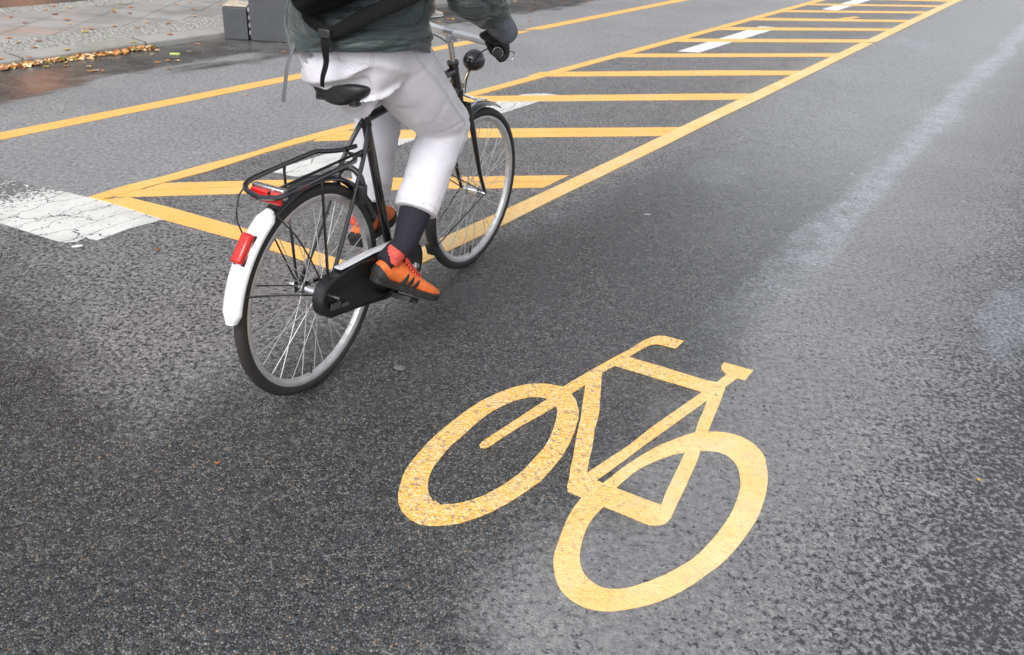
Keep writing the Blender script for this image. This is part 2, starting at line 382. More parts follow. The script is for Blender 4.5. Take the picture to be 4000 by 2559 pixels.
def band(name, c0, c1, z, mat): return sheet(name, [st(c1, -60), st(c0, -60), st(c0, 120), st(c1, 120)], z, mat)
band('mosaic_strip', KC-.20, -6.98, KH, M['mosaic'])
band('pavement', -6.98, -7.98, KH, M['slab'])
band('mosaic_verge', -7.98, -8.25, KH, M['mosaic'])
band('path', -8.25, -40, KH, M['darkpave'])

# ================================================================= house across the pavement (beyond the frame, mirrored in the gutter)
M['render'] = plain('brown_render', (.17, .145, .12), .85, var=.15, scale=.7)
M['glassdark'] = plain('window_glass', (.02, .024, .028), .08, var=.05, scale=.5)
M['framew'] = plain('window_frame', (.35, .34, .32), .5)
ms_ = NM('lit_shop_window'); ms_.set(Base_Color=(.2, .08, .03), Emission_Color=ms_.mix(ms_.noise(2.5, 3, .6), (1, .22, .06), (1, .48, .18)), Emission_Strength=1.1, Roughness=.3)
hs = empty('apartment_building', st(-16.3, 16), math.atan2(SD.y, SD.x)); tag(hs, 'brown rendered apartment house across the pavement, mirrored in the wet gutter', 'building')
b = MB(); b.box((0, .26, 3.8), (64, .5, 7.6))
# house local axes: x along the street, y away from it
b.box((0, 5.5, 3.7), (63.6, 9.9, 7.4)); b.build('wall', M['render'], hs, smooth=False)
b = MB(); b.box((0, 4.6, 7.72), (64.6, 11.6, .22)); b.build('roof', M['greybox'] if 'greybox' in M else M['soil'], hs, smooth=False)
for fl in range(2):
    for k in range(20):
        x = -30+k*3.15; z = 1.7+fl*3.4; shop = fl == 0; ww, hh = (2.2, 2.6) if shop else (1.15, 1.75)
        if shop and k == 7: x = -8.08; ww = .75
        b = MB()
        for sx in (-1, 1): b.box((x+sx*(ww/2+.04), -.02, z), (.08, .07, hh+.16))
        for sz in (-1, 1): b.box((x, -.02, z+sz*(hh/2+.04)), (ww, .07, .08))
        b.box((x, -.018, z), (.06, .05, hh)); wf = b.build('window', M['framew'], hs, smooth=False)
        lit = shop and k in (7,)
        b = MB(); b.box((x, .002, z), (ww, .02, hh)); b.build('pane', ms_.m if lit else M['glassdark'], wf, smooth=False)
# ================================================================= road markings
def marking(name, pxpoly, mat, z, label, cat, group=None, th=.0028, ext=None, wob=True):
    P = [G(x, y) for x, y in pxpoly]
    if ext:                                          # carry the far end on along the street
        for i, d_ in ext: P[i] = P[i]+SD*d_
    # even out the edge into short, slightly irregular runs
    Q = []
    for i, p in enumerate(P):
        q = P[(i+1) % len(P)]; L_ = (q-p).length; k = max(1, min(60, int(L_/.12)))
        nrm = Vector((-(q-p).y, (q-p).x, 0)).normalized()
        for j in range(k):
            r = p.lerp(q, j/k)
            if wob and 0 < j: r = r+nrm*(noise.noise(r*6)*.0016)
            Q.append(r)
    ar = sum(Q[i].x*Q[(i+1) % len(Q)].y-Q[(i+1) % len(Q)].x*Q[i].y for i in range(len(Q)))
    if ar < 0: Q.reverse()
    mb = MB().prism(Q, .0004+z*.05, z)
    o = mb.build(name, mat, smooth=False); tag(o, label, cat, group); return o
YL = 'yellow_lane_line'; grpL = 'yellow edge lines of the lanes'
marking(YL, [(-200, 559), (1146.7, 293), (1697, 185), (2002, 124.5), (2080, 121), (2002, 138), (1697, 200.7), (1166.6, 309), (-200, 589.4)], M['yel2'], .003,
        'long yellow lane line on the far side, passing behind the cyclist, nearest the kerb', 'road marking')
marking(YL, [(2047, 116), (2121, 115.4), (2636, 1.7), (2563, 0)], M['yel2'], .0042,
        'far yellow lane line continuing beyond the cyclist\'s hand to the top edge', 'road marking', ext=[(2, 22), (3, 22)])
marking(YL, [(347.4, 772.3), (489, 728), (640, 691.4), (777, 651.6), (978, 600), (1148, 546.5), (1152, 566.5), (1042, 597), (822.7, 668.6), (640, 715.6), (516.5, 750.8), (395, 783.7)], M['yel'], .0055,
        'left edge of the hatched buffer, the yellow stretch that starts at its pointed tip', 'road marking')
marking(YL, [(1143, 548), (1374, 486.7), (2600, 160.7), (3201.8, 0), (3251.5, 0), (2600, 175.3), (1853.8, 377), (1374, 507.5), (1152, 567.5)], M['yel'], .0064,
        'left edge line of the buffer, yellow stretch behind the rider up to the top edge', 'road marking', ext=[(3, 20), (4, 20)])
marking(YL, [(500.5, 772.8), (685.6, 818.5), (946, 892.5), (1338, 1018.6), (1458, 1057), (1478, 1112), (1282.5, 1049.5), (937, 940.5), (639.9, 859), (395.3, 783.7)], M['yel'], .0046,
        'slanted yellow line closing the hatched buffer, seen through the bicycle\'s rear wheel', 'road marking')
marking(YL, [(1440, 1066), (1715, 938), (1978, 819.8), (2150, 740.9), (2592.5, 530.5), (2800, 430.5), (3126, 279.4), (3365.7, 166.6), (3409.5, 170.7), (2974, 385.7), (2800, 468.3), (2600, 569), (2150, 787.7), (1949, 890), (1633, 1039), (1478, 1112)], M['yelpaint'], .0056,
        'right edge of the hatched buffer, the long yellow line beside the wet bike lane', 'road marking')
marking(YL, [(3397.8, 153), (3710, 4), (3766, 0), (3424, 165.4), (3372, 166)], M['yelpaint'], .0065,
        'far right yellow edge line of the buffer, beyond its break near the top', 'road marking', ext=[(1, 20), (2, 20)])
YB = 'yellow_crossbar'; gb = 'yellow crossbars of the hatched buffer'
def bar2(polyA, polyB, label, mat=M['yel']):         # two strips of tape laid side by side
    o = marking(YB, polyA, mat, .0034, label, 'road marking', gb); p = marking('t', polyB, mat, .0032, None, None)
    A, B = o.data, p.data; n = len(A.vertices)
    mb = MB(); mb.add([v.co for v in A.vertices], [tuple(f.vertices) for f in A.polygons]); mb.add([v.co for v in B.vertices], [tuple(f.vertices) for f in B.polygons])
    bpy.data.objects.remove(p); q = mb.build(YB, mat, smooth=False)
    o.data = q.data; bpy.data.objects.remove(q)
bar2([(560, 742), (640, 717), (978, 707.5), (1534, 696.5), (2224, 686), (2175, 709.3), (1534, 709.8), (959.8, 729.7), (516, 745)],
     [(440, 769), (516, 746.5), (959.8, 731.6), (1534, 711.8), (2171, 711.3), (2124, 734), (1534, 743), (937, 757.7), (500, 771)],
     'first yellow crossbar, nearest the camera and double width, behind the rear rack')
bar2([(1300, 514), (1533.8, 510), (1848, 504.4), (2662, 498.5), (2630, 514), (1848, 520), (1533.8, 525), (1260, 532)],
     [(1260, 533.5), (1533.8, 526.5), (1848, 521.5), (2627, 515.5), (2592.5, 531.7), (1650, 541), (1534, 544), (1225, 552.5)],
     'second yellow crossbar, just in front of the first, passing behind the knee')
bars = [
 ([(1700, 379), (1853.8, 377), (2800, 366.5), (2939, 367), (2883.5, 389.8), (1816, 399), (1640, 401)], 'third yellow crossbar, level with the top of the front wheel'),
 ([(2110, 283), (2191, 282), (2800, 275.7), (3129, 277.6), (3093.9, 294), (2133, 299.6), (2060, 300)], 'fourth yellow crossbar, starting just right of the front wheel'),
 ([(2420, 212), (2476, 211), (3275, 209), (3248.8, 222.7), (2415, 224), (2380, 224)], 'fifth yellow crossbar, directly below the near long white dash'),
 ([(2650, 152.5), (2693.5, 152), (3397.8, 154.9), (3365.6, 166.6), (2643.8, 164.2), (2600, 164)], 'sixth yellow crossbar, crossing the middle of the long white dash'),
 ([(2800, 107), (2857, 107), (3488.3, 112.2), (3465, 121.5), (2819, 118), (2780, 118)], 'seventh yellow crossbar, crossing the far tip of the long white dash'),
 ([(2950, 71), (2985.7, 71.3), (3270, 74.5), (3335, 65), (3360, 68.5), (3310, 75.5), (3555.5, 79.5), (3541, 87), (2950.7, 80), (2920, 80)], 'eighth yellow crossbar, with a small slanted offcut of tape on top'),
 ([(3070, 41), (3108.5, 41), (3640.2, 46.2), (3625.6, 53.2), (3076.3, 48), (3040, 48)], 'ninth yellow crossbar, just before the far white dash'),
 ([(3170, 15), (3207.8, 15.2), (3687, 22.2), (3675.3, 28.6), (3181.5, 20.5), (3150, 20.5)], 'tenth yellow crossbar, crossing the near end of the far white dash'),
 ([(3240, -9), (3270, -8.5), (3728, 1.5), (3713, 7), (3262, -4.5), (3225, -5)], 'eleventh yellow crossbar, farthest one at the top edge')]
for p, l in bars: marking(YB, p, M['yel'], .0034, l, 'road marking', gb)
WD = 'white_lane_dash'; gw = 'white dashes of the old centre line'
marking(WD, [(1048, 671), (1480, 539), (1655, 535), (1534, 577), (1300, 650), (1167, 691), (1130, 687), (1097, 678)], M['white_old'], .0016,
        'cracked white dash nearest the camera, seen between rear rack and rider\'s legs', 'road marking', gw)
marking(WD, [(1830, 432), (2045, 368), (2125, 366), (2180, 371), (2107, 396), (1973, 439), (1850, 470)], M['white_old'], .0016,
        'cracked white dash just behind the top of the front wheel', 'road marking', gw)
marking(WD, [(2646.8, 200.5), (2968, 103.4), (3022, 107), (3017.9, 117), (2728.6, 205.7)], M['white_tape'], .0016,
        'long clean white dash crossed by the sixth and seventh yellow bars', 'road marking', gw)
marking(WD, [(3210.7, 36.8), (3342, 0), (3400.7, 0), (3272, 41)], M['white_tape'], .0016,
        'far white dash at the top edge, beyond the long one', 'road marking', gw, ext=[(1, 1.6), (2, 1.6)])
marking('white_stop_bar', [(-420, 610), (0, 694), (55, 707), (114, 722), (197, 738), (233, 746), (347, 772), (395, 783), (640, 859), (571, 876), (500, 895), (440, 918), (380, 939), (347, 934), (338, 926), (300, 945), (256, 948), (219, 942), (150, 920), (91, 901), (0, 872), (-420, 760)], M['white_old'], .0016,
        'wide worn white bar with cracked flaking paint at the left edge', 'road marking')
o = marking('paint_chip', [(278, 964), (300, 957), (323, 957), (322, 962), (300, 966), (282, 967)], M['white_tape'], .0016, 'tiny loose white paint chip in front of the wide worn white bar', 'paint chip', wob=False)

# ---- the bicycle symbol
def ZA(x, y): return (1500+x/2.369, 1450+y/2.369)
def ZB(x, y): return (2150+x/2.2643, 1280+y/2.2643)
def ZC(x, y): return (2100+x/2.4063, 1800+y/2.4063)
def px(fn, L_): return [fn(*p) for p in L_]
outer = px(ZA, [(130, 1130), (133, 1220), (165, 1300), (240, 1375), (330, 1420), (430, 1434), (560, 1430), (700, 1412), (850, 1365), (1000, 1305), (1150, 1225), (1300, 1130), (1450, 1020), (1560, 900), (1650, 790), (1720, 665), (1765, 560), (1790, 470)]) + \
 px(ZB, [(247, 830), (250, 740), (230, 650), (185, 590), (308, 508), (290, 640), (268, 800), (247, 890), (228, 970), (200, 1150), (178, 1240), (165, 1340), (145, 1420), (155, 1455), (275, 1505)]) + \
 px(ZC, [(340, 440), (285, 535), (240, 640), (200, 740), (175, 820), (155, 890), (148, 960), (150, 1010), (155, 1060), (168, 1115), (190, 1170), (215, 1215), (250, 1255), (292, 1295), (340, 1330), (392, 1361), (450, 1385), (500, 1400), (560, 1412), (630, 1417), (700, 1418), (775, 1411), (850, 1400), (950, 1379), (1050, 1355), (1150, 1321), (1250, 1280), (1350, 1231), (1450, 1175), (1530, 1120), (1600, 1065), (1695, 997), (1780, 920), (1860, 835), (1930, 745), (1994, 659), (2050, 570), (2088, 487), (2120, 400), (2145, 310), (2160, 220), (2163, 160), (2160, 100), (2140, 20)]) + \
 px(ZB, [(1902, 1170), (1879, 1125), (1850, 1085), (1817, 1050), (1780, 1020), (1735, 992), (1690, 970), (1640, 952), (1590, 940), (1535, 930), (1480, 925), (1395, 925), (1420, 860), (1500, 670), (1550, 525), (1655, 448), (1720, 468), (1795, 382), (1535, 310), (1518, 328), (1512, 350), (1518, 375), (1530, 395), (1555, 420), (1470, 487), (1350, 462), (1000, 352), (760, 283), (695, 262), (780, 210), (850, 170), (895, 154), (940, 148), (985, 156), (1110, 188), (1180, 122), (1060, 90), (1020, 78), (960, 75), (920, 80), (880, 92), (820, 120), (690, 200), (520, 290), (350, 385), (110, 527)]) + \
 px(ZA, [(1610, 140), (1560, 130), (1500, 120), (1430, 118), (1370, 119), (1320, 125), (1250, 140), (1180, 160), (1110, 184), (1040, 212), (970, 245), (900, 280), (820, 330), (740, 385), (650, 455), (560, 525), (480, 595), (400, 670), (320, 762), (240, 860), (200, 920), (170, 980), (150, 1045)])
holes = [
 px(ZA, [(1515, 260), (1450, 243), (1380, 240), (1325, 246), (1270, 260), (1210, 277), (1150, 300), (1075, 335), (1000, 375), (925, 430), (860, 480), (800, 535), (740, 590), (680, 640), (620, 690), (575, 742), (530, 800), (490, 847), (460, 890), (437, 935), (420, 980), (408, 1020), (402, 1060), (405, 1110), (418, 1148), (440, 1180), (452, 1207), (478, 1208), (510, 1228), (530, 1247), (545, 1236), (650, 1235), (750, 1215), (825, 1192), (900, 1165), (975, 1130), (1050, 1090), (1115, 1050), (1180, 1005), (1240, 960), (1300, 910), (1350, 857), (1400, 800), (1450, 750), (1490, 700), (1523, 642), (1550, 580), (1573, 520), (1590, 460), (1598, 410), (1602, 365), (1590, 327), (1500, 382), (1400, 440), (1250, 520), (1100, 620), (970, 705), (930, 716), (890, 710), (882, 685), (910, 655), (1100, 530), (1200, 465), (1350, 365)]),
 px(ZB, [(570, 340), (455, 405), (445, 560), (430, 760), (395, 900), (370, 1060), (345, 1170), (325, 1290), (450, 1205), (700, 1040), (900, 880), (1100, 740), (1340, 573)]),
 px(ZB, [(1385, 645), (1250, 745), (1050, 890), (850, 1030), (650, 1180), (410, 1358), (465, 1380), (600, 1270), (700, 1200), (800, 1135), (950, 1050), (1100, 990), (1190, 957), (1278, 930), (1310, 830), (1350, 740)]),
 px(ZB, [(1190, 1105), (1080, 1130), (950, 1175), (830, 1230), (720, 1300), (580, 1425)]) + px(ZC, [(1160, 420), (1200, 310)]) + px(ZB, [(1155, 1180)]),
 px(ZB, [(1325, 1093), (1385, 1092), (1440, 1095), (1490, 1104), (1530, 1118), (1570, 1138), (1600, 1165), (1630, 1195), (1650, 1230), (1665, 1268), (1674, 1310), (1678, 1355)]) + px(ZC, [(1905, 200), (1903, 255), (1890, 310), (1868, 380), (1840, 450), (1804, 520), (1760, 590), (1690, 687), (1610, 780), (1532, 860), (1450, 930), (1375, 979), (1300, 1020), (1210, 1068), (1120, 1110), (1050, 1138), (980, 1160), (915, 1182), (850, 1200), (795, 1209), (740, 1212), (678, 1210), (620, 1200), (567, 1179), (520, 1150), (477, 1115), (440, 1075), (419, 1038), (405, 1000), (395, 950), (392, 900), (398, 843), (410, 790), (430, 712), (460, 640), (492, 583), (530, 530), (618, 435), (750, 485), (1000, 590), (1050, 605), (1100, 611), (1150, 608), (1195, 594), (1230, 570), (1255, 538), (1270, 500), (1400, 230)]) + px(ZB, [(1298, 1177)]),
 px(ZB, [(1450, 588), (1470, 590), (1480, 603), (1462, 606), (1448, 598)])]
cu = bpy.data.curves.new('sym', 'CURVE'); cu.dimensions = '2D'; cu.fill_mode = 'BOTH'; cu.extrude = .0011
for loop in [outer]+holes:
    pts = [G(*p) for p in loop]; s = cu.splines.new('POLY'); s.points.add(len(pts)-1); s.use_cyclic_u = True
    for q, p in zip(s.points, pts):
        j = noise.noise_vector(p*11)*.0012; q.co = (p.x+j.x, p.y+j.y, 0, 1)
to = bpy.data.objects.new('tmp', cu); C.link(to); bpy.context.view_layer.update()
me = bpy.data.meshes.new_from_object(to.evaluated_get(bpy.context.evaluated_depsgraph_get())); bpy.data.objects.remove(to)
sym = link('bicycle_symbol', me); me.materials.clear(); me.materials.append(M['yelpaint']); sym.location = (0, 0, .0016)
tag(sym, 'large yellow bicycle symbol painted on the wet asphalt in the foreground', 'road marking')

# ================================================================= leaves and litter
def leaf_mesh(seed, size):
    rr = random.Random(seed); pts = []; n_ = 10
    for i in range(n_*2):
        a = 2*math.pi*i/(n_*2); lobe = 1.0 if i % 4 == 0 else (.78 if i % 2 == 0 else .5)
        r = size*.5*lobe*(.8+.4*rr.random()); pts.append((r*math.cos(a), r*.8*math.sin(a), .004+rr.random()*size*.14))
    v = [(0, 0, .005+size*.03)]+pts
    m = len(pts); f = [(0, 1+i, 1+(i+1) % m) for i in range(m)]
    v += [(x, y, z-.0008) for x, y, z in v]; k = m+1
    f += [(k, k+1+(i+1) % m, k+1+i) for i in range(m)]+[(1+i, k+1+i, k+1+(i+1) % m, 1+(i+1) % m) for i in range(m)]
    me = bpy.data.meshes.new('fallen_leaf'); me.from_pydata(v, [], f); me.update(); return me
M['leafO'] = plain('leaf_orange', (.55, .22, .06), .6, var=.2, scale=60)
M['leafB'] = plain('leaf_brown', (.33, .13, .05), .6, var=.2, scale=60)
M['leafY'] = plain('leaf_yellow', (.62, .42, .08), .6, var=.2, scale=60)
M['leafP'] = plain('leaf_pale', (.62, .42, .26), .6, var=.2, scale=60)
LV = {}
for ci, k in enumerate(('leafO', 'leafB', 'leafY', 'leafP')):
    for i in range(3):
        me = leaf_mesh(ci*10+i, .06); me.materials.append(M[k]); LV[(k, i)] = me
cname = {'leafO': 'orange', 'leafB': 'reddish brown', 'leafY': 'yellow', 'leafP': 'pale tan'}
def leaf(x, y, k, place, z=0, s=1):
    o = bpy.data.objects.new('fallen_leaf', LV[(k, random.randrange(3))]); C.link(o)
    p = G(x, y, z); o.location = (p.x, p.y, z); o.rotation_euler = (0, 0, random.random()*6.28); o.scale = (s, s, s)
    tag(o, '%s fallen leaf lying flat %s' % (cname[k], place), 'leaf', 'fallen leaves %s' % place)
pv = [(42, 69, 'leafO'), (98, 92, 'leafB'), (210, 26, 'leafO'), (180, 40, 'leafO'), (270, 33, 'leafO'), (475, 17, 'leafY'), (510, 30, 'leafO'), (443, 40, 'leafY'), (445, 49, 'leafO'), (507, 54, 'leafB'), (262, 80, 'leafO'),
      (215, 58, 'leafB'), (35, 150, 'leafO'), (152, 163, 'leafB'), (135, 187, 'leafO'), (447, 104, 'leafP'), (357, 115, 'leafO'), (325, 112, 'leafP'), (333, 127, 'leafY'), (660, 93, 'leafO'), (690, 19, 'leafO'), (755, 38, 'leafO'),
      (741, 12, 'leafO'), (760, 66, 'leafP'), (812, 42, 'leafP'), (270, 95, 'leafP'), (572, 88, 'leafP'), (535, 110, 'leafO'), (665, 137, 'leafO'), (520, 167, 'leafY'), (262, 197, 'leafY'), (115, 226, 'leafO'), (5, 233, 'leafO'),
      (860, 20, 'leafO'), (930, 5, 'leafO'), (595, 44, 'leafP'), (70, 168, 'leafP')]
for x, y, k in pv: leaf(x, y, k, 'on the pavement by the kerb', KH, random.uniform(.8, 1.3))
rd = [(182, 262, 'leafY'), (257, 260, 'leafO'), (355, 281, 'leafO'), (375, 278, 'leafP'), (402, 279, 'leafO'), (350, 262, 'leafP'), (615, 246, 'leafO'), (655, 239, 'leafO'), (690, 240, 'leafP'), (662, 272, 'leafB'),
      (770, 174, 'leafO'), (738, 203, 'leafP'), (595, 213, 'leafP'), (1108, 205, 'leafO'), (825, 147, 'leafO'), (615, 199, 'leafP')]
for x, y, k in rd: leaf(x, y, k, 'on the road beside the gutter', 0, random.uniform(.7, 1.2))
rd2 = [(1742, 48, 'leafO'), (1750, 75, 'leafO'), (1768, 76, 'leafY'), (1714, 88, 'leafY'), (1726, 63, 'leafB'), (1727, 25, 'leafY'), (1960, 2, 'leafO'), (2010, 7, 'leafP'), (2072, 18, 'leafO'), (2095, 1, 'leafP'), (2070, 40, 'leafB'), (2070, 85, 'leafO'), (2190, 3, 'leafO'), (2290, 8, 'leafO')]
for x, y, k in rd2: leaf(x, y, k, 'on the far road beyond the handlebar', 0, random.uniform(.7, 1.1))
for x, y, k, s, l in [(960, 374, 'leafP', .8, 'small pale orange leaf sliver below the far yellow line'), (850, 1810, 'leafB', .42, 'small curled red-brown leaf alone on the wet asphalt at lower left'),
                (612, 977, 'leafB', .5, 'small brown leaf on dry asphalt in front of the white bar'), (3823, 1875, 'leafY', .3, 'tiny pale yellow leaf near the right edge of the road')]:
    leaf(x, y, k, 'x', 0, s); o = C[-1]; o['label'] = l; del o['group']
# the drift of leaves along the kerb
mb = MB(); rr = random.Random(3)
for i in range(270):
    v0 = rr.uniform(2.7, 4.05) if i < 340 else rr.uniform(4.05, 4.35) if i < 360 else rr.uniform(1.8, 2.7)
    dens = .062+.05*noise.noise(Vector((v0*5, 3, 0)))
    c0 = KC+.01+abs(rr.gauss(0, 1))*dens*.6; z0 = max(.002, .022*(1-(c0-KC)/.16))*rr.random()
    base = st(c0, v0, z0+.004); s = rr.uniform(.018, .036); Mx = Matrix.Rotation(rr.uniform(0, 6.28), 3, 'Z') @ Matrix.Rotation(rr.uniform(-.9, .9), 3, 'X') @ Matrix.Rotation(rr.uniform(-.5, .5), 3, 'Y')
    pts = []
    for k in range(9):
        a = 2*math.pi*k/9; r = s*(1 if k % 2 == 0 else .62)*(.8+.4*rr.random()); pts.append(base+Mx @ Vector((r*math.cos(a), r*.7*math.sin(a), .25*s*math.cos(2*a))))
    pts = [Vector((p.x, p.y, max(p.z, .002))) for p in pts]; ctr = base+Vector((0, 0, s*.25))
    mb.add([ctr]+pts, [(0, 1+k, 1+(k+1) % 9) for k in range(9)])
ml = NM('leaf_drift'); gi = ml.n('ShaderNodeNewGeometry'); rp = ml.n('ShaderNodeValToRGB'); ml.c(gi.outputs['Random Per Island'], rp.inputs[0])
cr = rp.color_ramp; cr.interpolation = 'CONSTANT'
cols = [(0, (.50, .22, .07)), (.2, (.34, .13, .05)), (.38, (.62, .36, .15)), (.55, (.68, .5, .3)), (.72, (.55, .27, .06)), (.86, (.45, .33, .08)), (.97, (.12, .2, .03))]
for i, (p, c) in enumerate(cols):
    e = cr.elements[i] if i < 2 else cr.elements.new(p); e.position = p; e.color = (*c, 1)
ml.set(Base_Color=rp.outputs[0], Roughness=.6); M['drift'] = ml.m
tag(mb.build('leaf_drift', M['drift'], smooth=False), 'drift of fallen orange and brown leaves piled along the kerb', 'leaves', kind='stuff')
M['litter'] = plain('litter_green', (.62, .75, .22), .5, var=.1)
lt = MB(); p = G(683, 212); 
lt.box((p.x, p.y, .004), (.075, .05, .004), Matrix.Rotation(.3, 3, 'Z')); tag(lt.build('paper_scrap', M['litter'], bevel=.001), 'small yellow-green scrap of paper lying in the wet gutter', 'litter')
for x, y, s in [(765, 595, .05), (993, 440, .02), (3830-1300, 843, .02), (2060, 1437-600, .02)]:
    pass
M['gum'] = plain('gum', (.42, .42, .42), .7)
gm = MB(); p = G(1562, 1437); gm.ball((p.x, p.y, .001), (.022, .017, .002)); gm.build('chewing_gum', plain('gum_old', (.17, .17, .17), .6, var=.3), smooth=True)
tag(bpy.data.objects['chewing_gum'], 'flattened grey blob of old chewing gum between the rear wheel and the painted bicycle', 'chewing gum')
for x, y, l in [(760, 595, 'small white scuff mark on the far lane, between the two yellow lines'), (3328, 680, 'small white speck on the wet lane right of the long yellow line'), (2528, 838, 'tiny white speck on the wet lane below the first crossbar'), (3762, 787, 'pale flattened speck near the right edge')]:
    p = G(x, y); g_ = MB().ball((p.x, p.y, .001), (.02, .006, .0015)); tag(g_.build('paint_speck', M['gum']), l, 'paint speck')

# ================================================================= grey boxes by the gutter
M['greybox'] = plain('grey_powder_coat', (.066, .069, .075), .55, var=.08, scale=12, bump=.0006, bscale=500)
M['wood'] = plain('pale_wood', (.60, .52, .42), .6, var=.15, scale=25)
M['blackp'] = plain('black_plastic', (.018, .018, .02), .45)
bl = Vector((-2.77, 7.38, 0)); br_ = Vector((-2.565, 7.405, 0)); ax = (br_-bl).normalized(); ay = Vector((-ax.y, ax.x, 0)); rz = math.atan2(ax.y, ax.x)
t = empty('planter_box', bl+ax*.1+ay*.15, rz); tag(t, 'low dark grey box with a pale wooden top, left of the tall one', 'planter box')
b = MB(); b.box((0, 0, .137), (.205, .30, .262)); b.build('casing', M['greybox'], t, smooth=False, bevel=.003)
b = MB(); b.box((0, .03, .2775), (.20, .24, .012)); b.build('wooden_top', M['wood'], t, smooth=False, bevel=.002)
b = MB(); b.box((0, 0, .003), (.19, .28, .006)); b.build('foot', M['blackp'], t, smooth=False)
t = empty('planter_box', bl+ax*(.2275+.24)+ay*.21, rz); tag(t, 'taller dark grey box standing right of the low one, behind the rider', 'planter box')
b = MB(); b.box((0, 0, .31), (.48, .42, .61)); b.build('casing', M['greybox'], t, smooth=False, bevel=.003)
b = MB(); b.box((0, 0, .003), (.46, .40, .005)); b.build('foot', M['blackp'], t, smooth=False)
b = MB(); b.box((0, 0, .617), (.44, .38, .012)); b.build('soil', M['soil'], t, smooth=False)
t = empty('marker_strip', bl+ax*.2165+ay*.035, rz); tag(t, 'narrow black and white striped strip in the gap between the two grey boxes', 'marker strip')
for i in range(4):
    b = MB(); b.box((0, 0, .03+i*.065+.0), (.014, .02, .03)); b.build('black_band', M['blackp'], t, smooth=False)
    b = MB(); b.box((0, 0, .0625+i*.065), (.014, .02, .034)); b.build('white_band', M['gum'], t, smooth=False)

# ================================================================= bicycle
BX, BY, HEAD = -.644, 2.2532, .39981
bd = Vector((math.sin(HEAD), math.cos(HEAD), 0)); BRZ = math.atan2(bd.y, bd.x)
bike = empty('bicycle', (BX, BY, 0), BRZ)
tag(bike, 'black city bicycle with white rear mudguard tip and chain case, ridden towards the buffer lines', 'bicycle')
M['frame'] = plain('black_enamel', (.012, .012, .014), .22, var=.1, Coat_Weight=.6, Coat_Roughness=.08)
M['rubber'] = plain('tyre_rubber', (.030, .027, .025), .7, var=.15, bump=.001, bscale=300)
M['alu'] = plain('brushed_aluminium', (.72, .72, .73), .28, metal=1, var=.06, scale=80)
M['rim'] = plain('rim_aluminium', (.74, .74, .74), .42, metal=.75, var=.1, scale=40)
M['chrome'] = plain('polished_steel', (.82, .83, .85), .12, metal=1, var=.04)
M['steel'] = plain('spoke_steel', (.70, .69, .67), .45, metal=.6, var=.1)
M['whitepaint'] = plain('white_enamel', (.70, .70, .69), .25, var=.04, scale=14, Coat_Weight=.3)
M['red'] = plain('red_lens', (.62, .012, .012), .15, var=.1, Coat_Weight=.5)
M['saddle'] = plain('saddle_vinyl', (.014, .014, .015), .42, var=.2, bump=.0015, bscale=90)
M['case'] = plain('chain_case_black', (.011, .011, .012), .32, var=.25, scale=9)
M['silverbar'] = plain('silver_painted_bar', (.90, .91, .92), .2, metal=.3, var=.05)
def ring(R0, prof, cx_=0, cz_=0, seg=96, a0=0, a1=2*math.pi, closed=True, taper=0):
    """revolve profile [(dr, y)] round the y axis at (cx,cz)"""
    vs = []; m = len(prof); K = seg if closed else seg+1
    for i in range(K):
        a = a0+(a1-a0)*i/seg; ca, sa = math.cos(a), math.sin(a)
        k = 1.0
        if taper: k = min(1, .55+.45*min(i, seg-i)/3)
        for dr, y in prof: r = R0+dr; vs.append((cx_+r*ca, y*k, cz_+r*sa))
    fs = []
    for i in range(seg):
        j = (i+1) % K
        for k in range(m): l = (k+1) % m; fs.append((i*m+k, i*m+l, j*m+l, j*m+k))
    if not closed: fs += [tuple(range(m)), tuple(seg*m+k for k in range(m-1, -1, -1))]
    return MB().add(vs, fs)
def wheel(loc, name, rz=0, phase=0, hubw=.05):
    wo = bpy.data.objects.new(name, None); C.link(wo); wo.parent = bike; wo.location = loc; wo.rotation_euler = (0, phase, rz) if not rz else (0, 0, rz)
    T = [(.018*math.cos(a)*1.05, .018*math.sin(a)) for a in [2*math.pi*k/14 for k in range(14)]]
    # tread blocks: small relief
    ty = ring(.331, T, seg=150); ty.v = [(x*(1+.0022*(1 if (i//14) % 2 else 0)*(1 if (i % 14) in (0, 1, 13) else 0)), y, z*(1+.0022*(1 if (i//14) % 2 else 0)*(1 if (i % 14) in (0, 1, 13) else 0))) for i, (x, y, z) in enumerate(ty.v)]
    ty.build('tyre', M['rubber'], wo)
    rp_ = [(.0, .0130), (-.004, .0140), (-.012, .0130), (-.020, .0095), (-.0225, 0), (-.020, -.0095), (-.012, -.0130), (-.004, -.0140), (.0, -.0130)]
    ring(.317, rp_, seg=96).build('rim', M['rim'], wo)
    h = MB(); h.tube([(0, -.052, 0), (0, .052, 0)], .006, 10)
    h.tube([(0, -.034, 0, .012), (0, -.030, 0, .026), (0, -.027, 0, .026), (0, -.024, 0, .013), (0, .024, 0, .013), (0, .027, 0, .026), (0, .030, 0, .026), (0, .034, 0, .012)], .012, 20)
    h.tube([(0, -.062, 0), (0, -.052, 0)], .010, 6); h.tube([(0, .052, 0), (0, .062, 0)], .010, 6)
    h.build('hub', M['chrome'], wo)
    for k in range(32):
        a = 2*math.pi*k/32+.05; side = 1 if k % 2 else -1; off = (.42 if (k//2) % 2 else -.42)
        b_ = a+off*1.35
        s = MB(); s.tube([(.024*math.cos(b_), side*.0285, .024*math.sin(b_)), (.297*math.cos(a), side*.002, .297*math.sin(a))], .0014, 5)
        s.build('spoke', M['steel'], wo)
    v = MB(); v.tube([(0, 0, -.300), (0, 0, -.285, .0042), (0, 0, -.262, .0032)], .004, 8); v.build('valve', M['rubber'], wo)
    return wo
fw_steer = .064
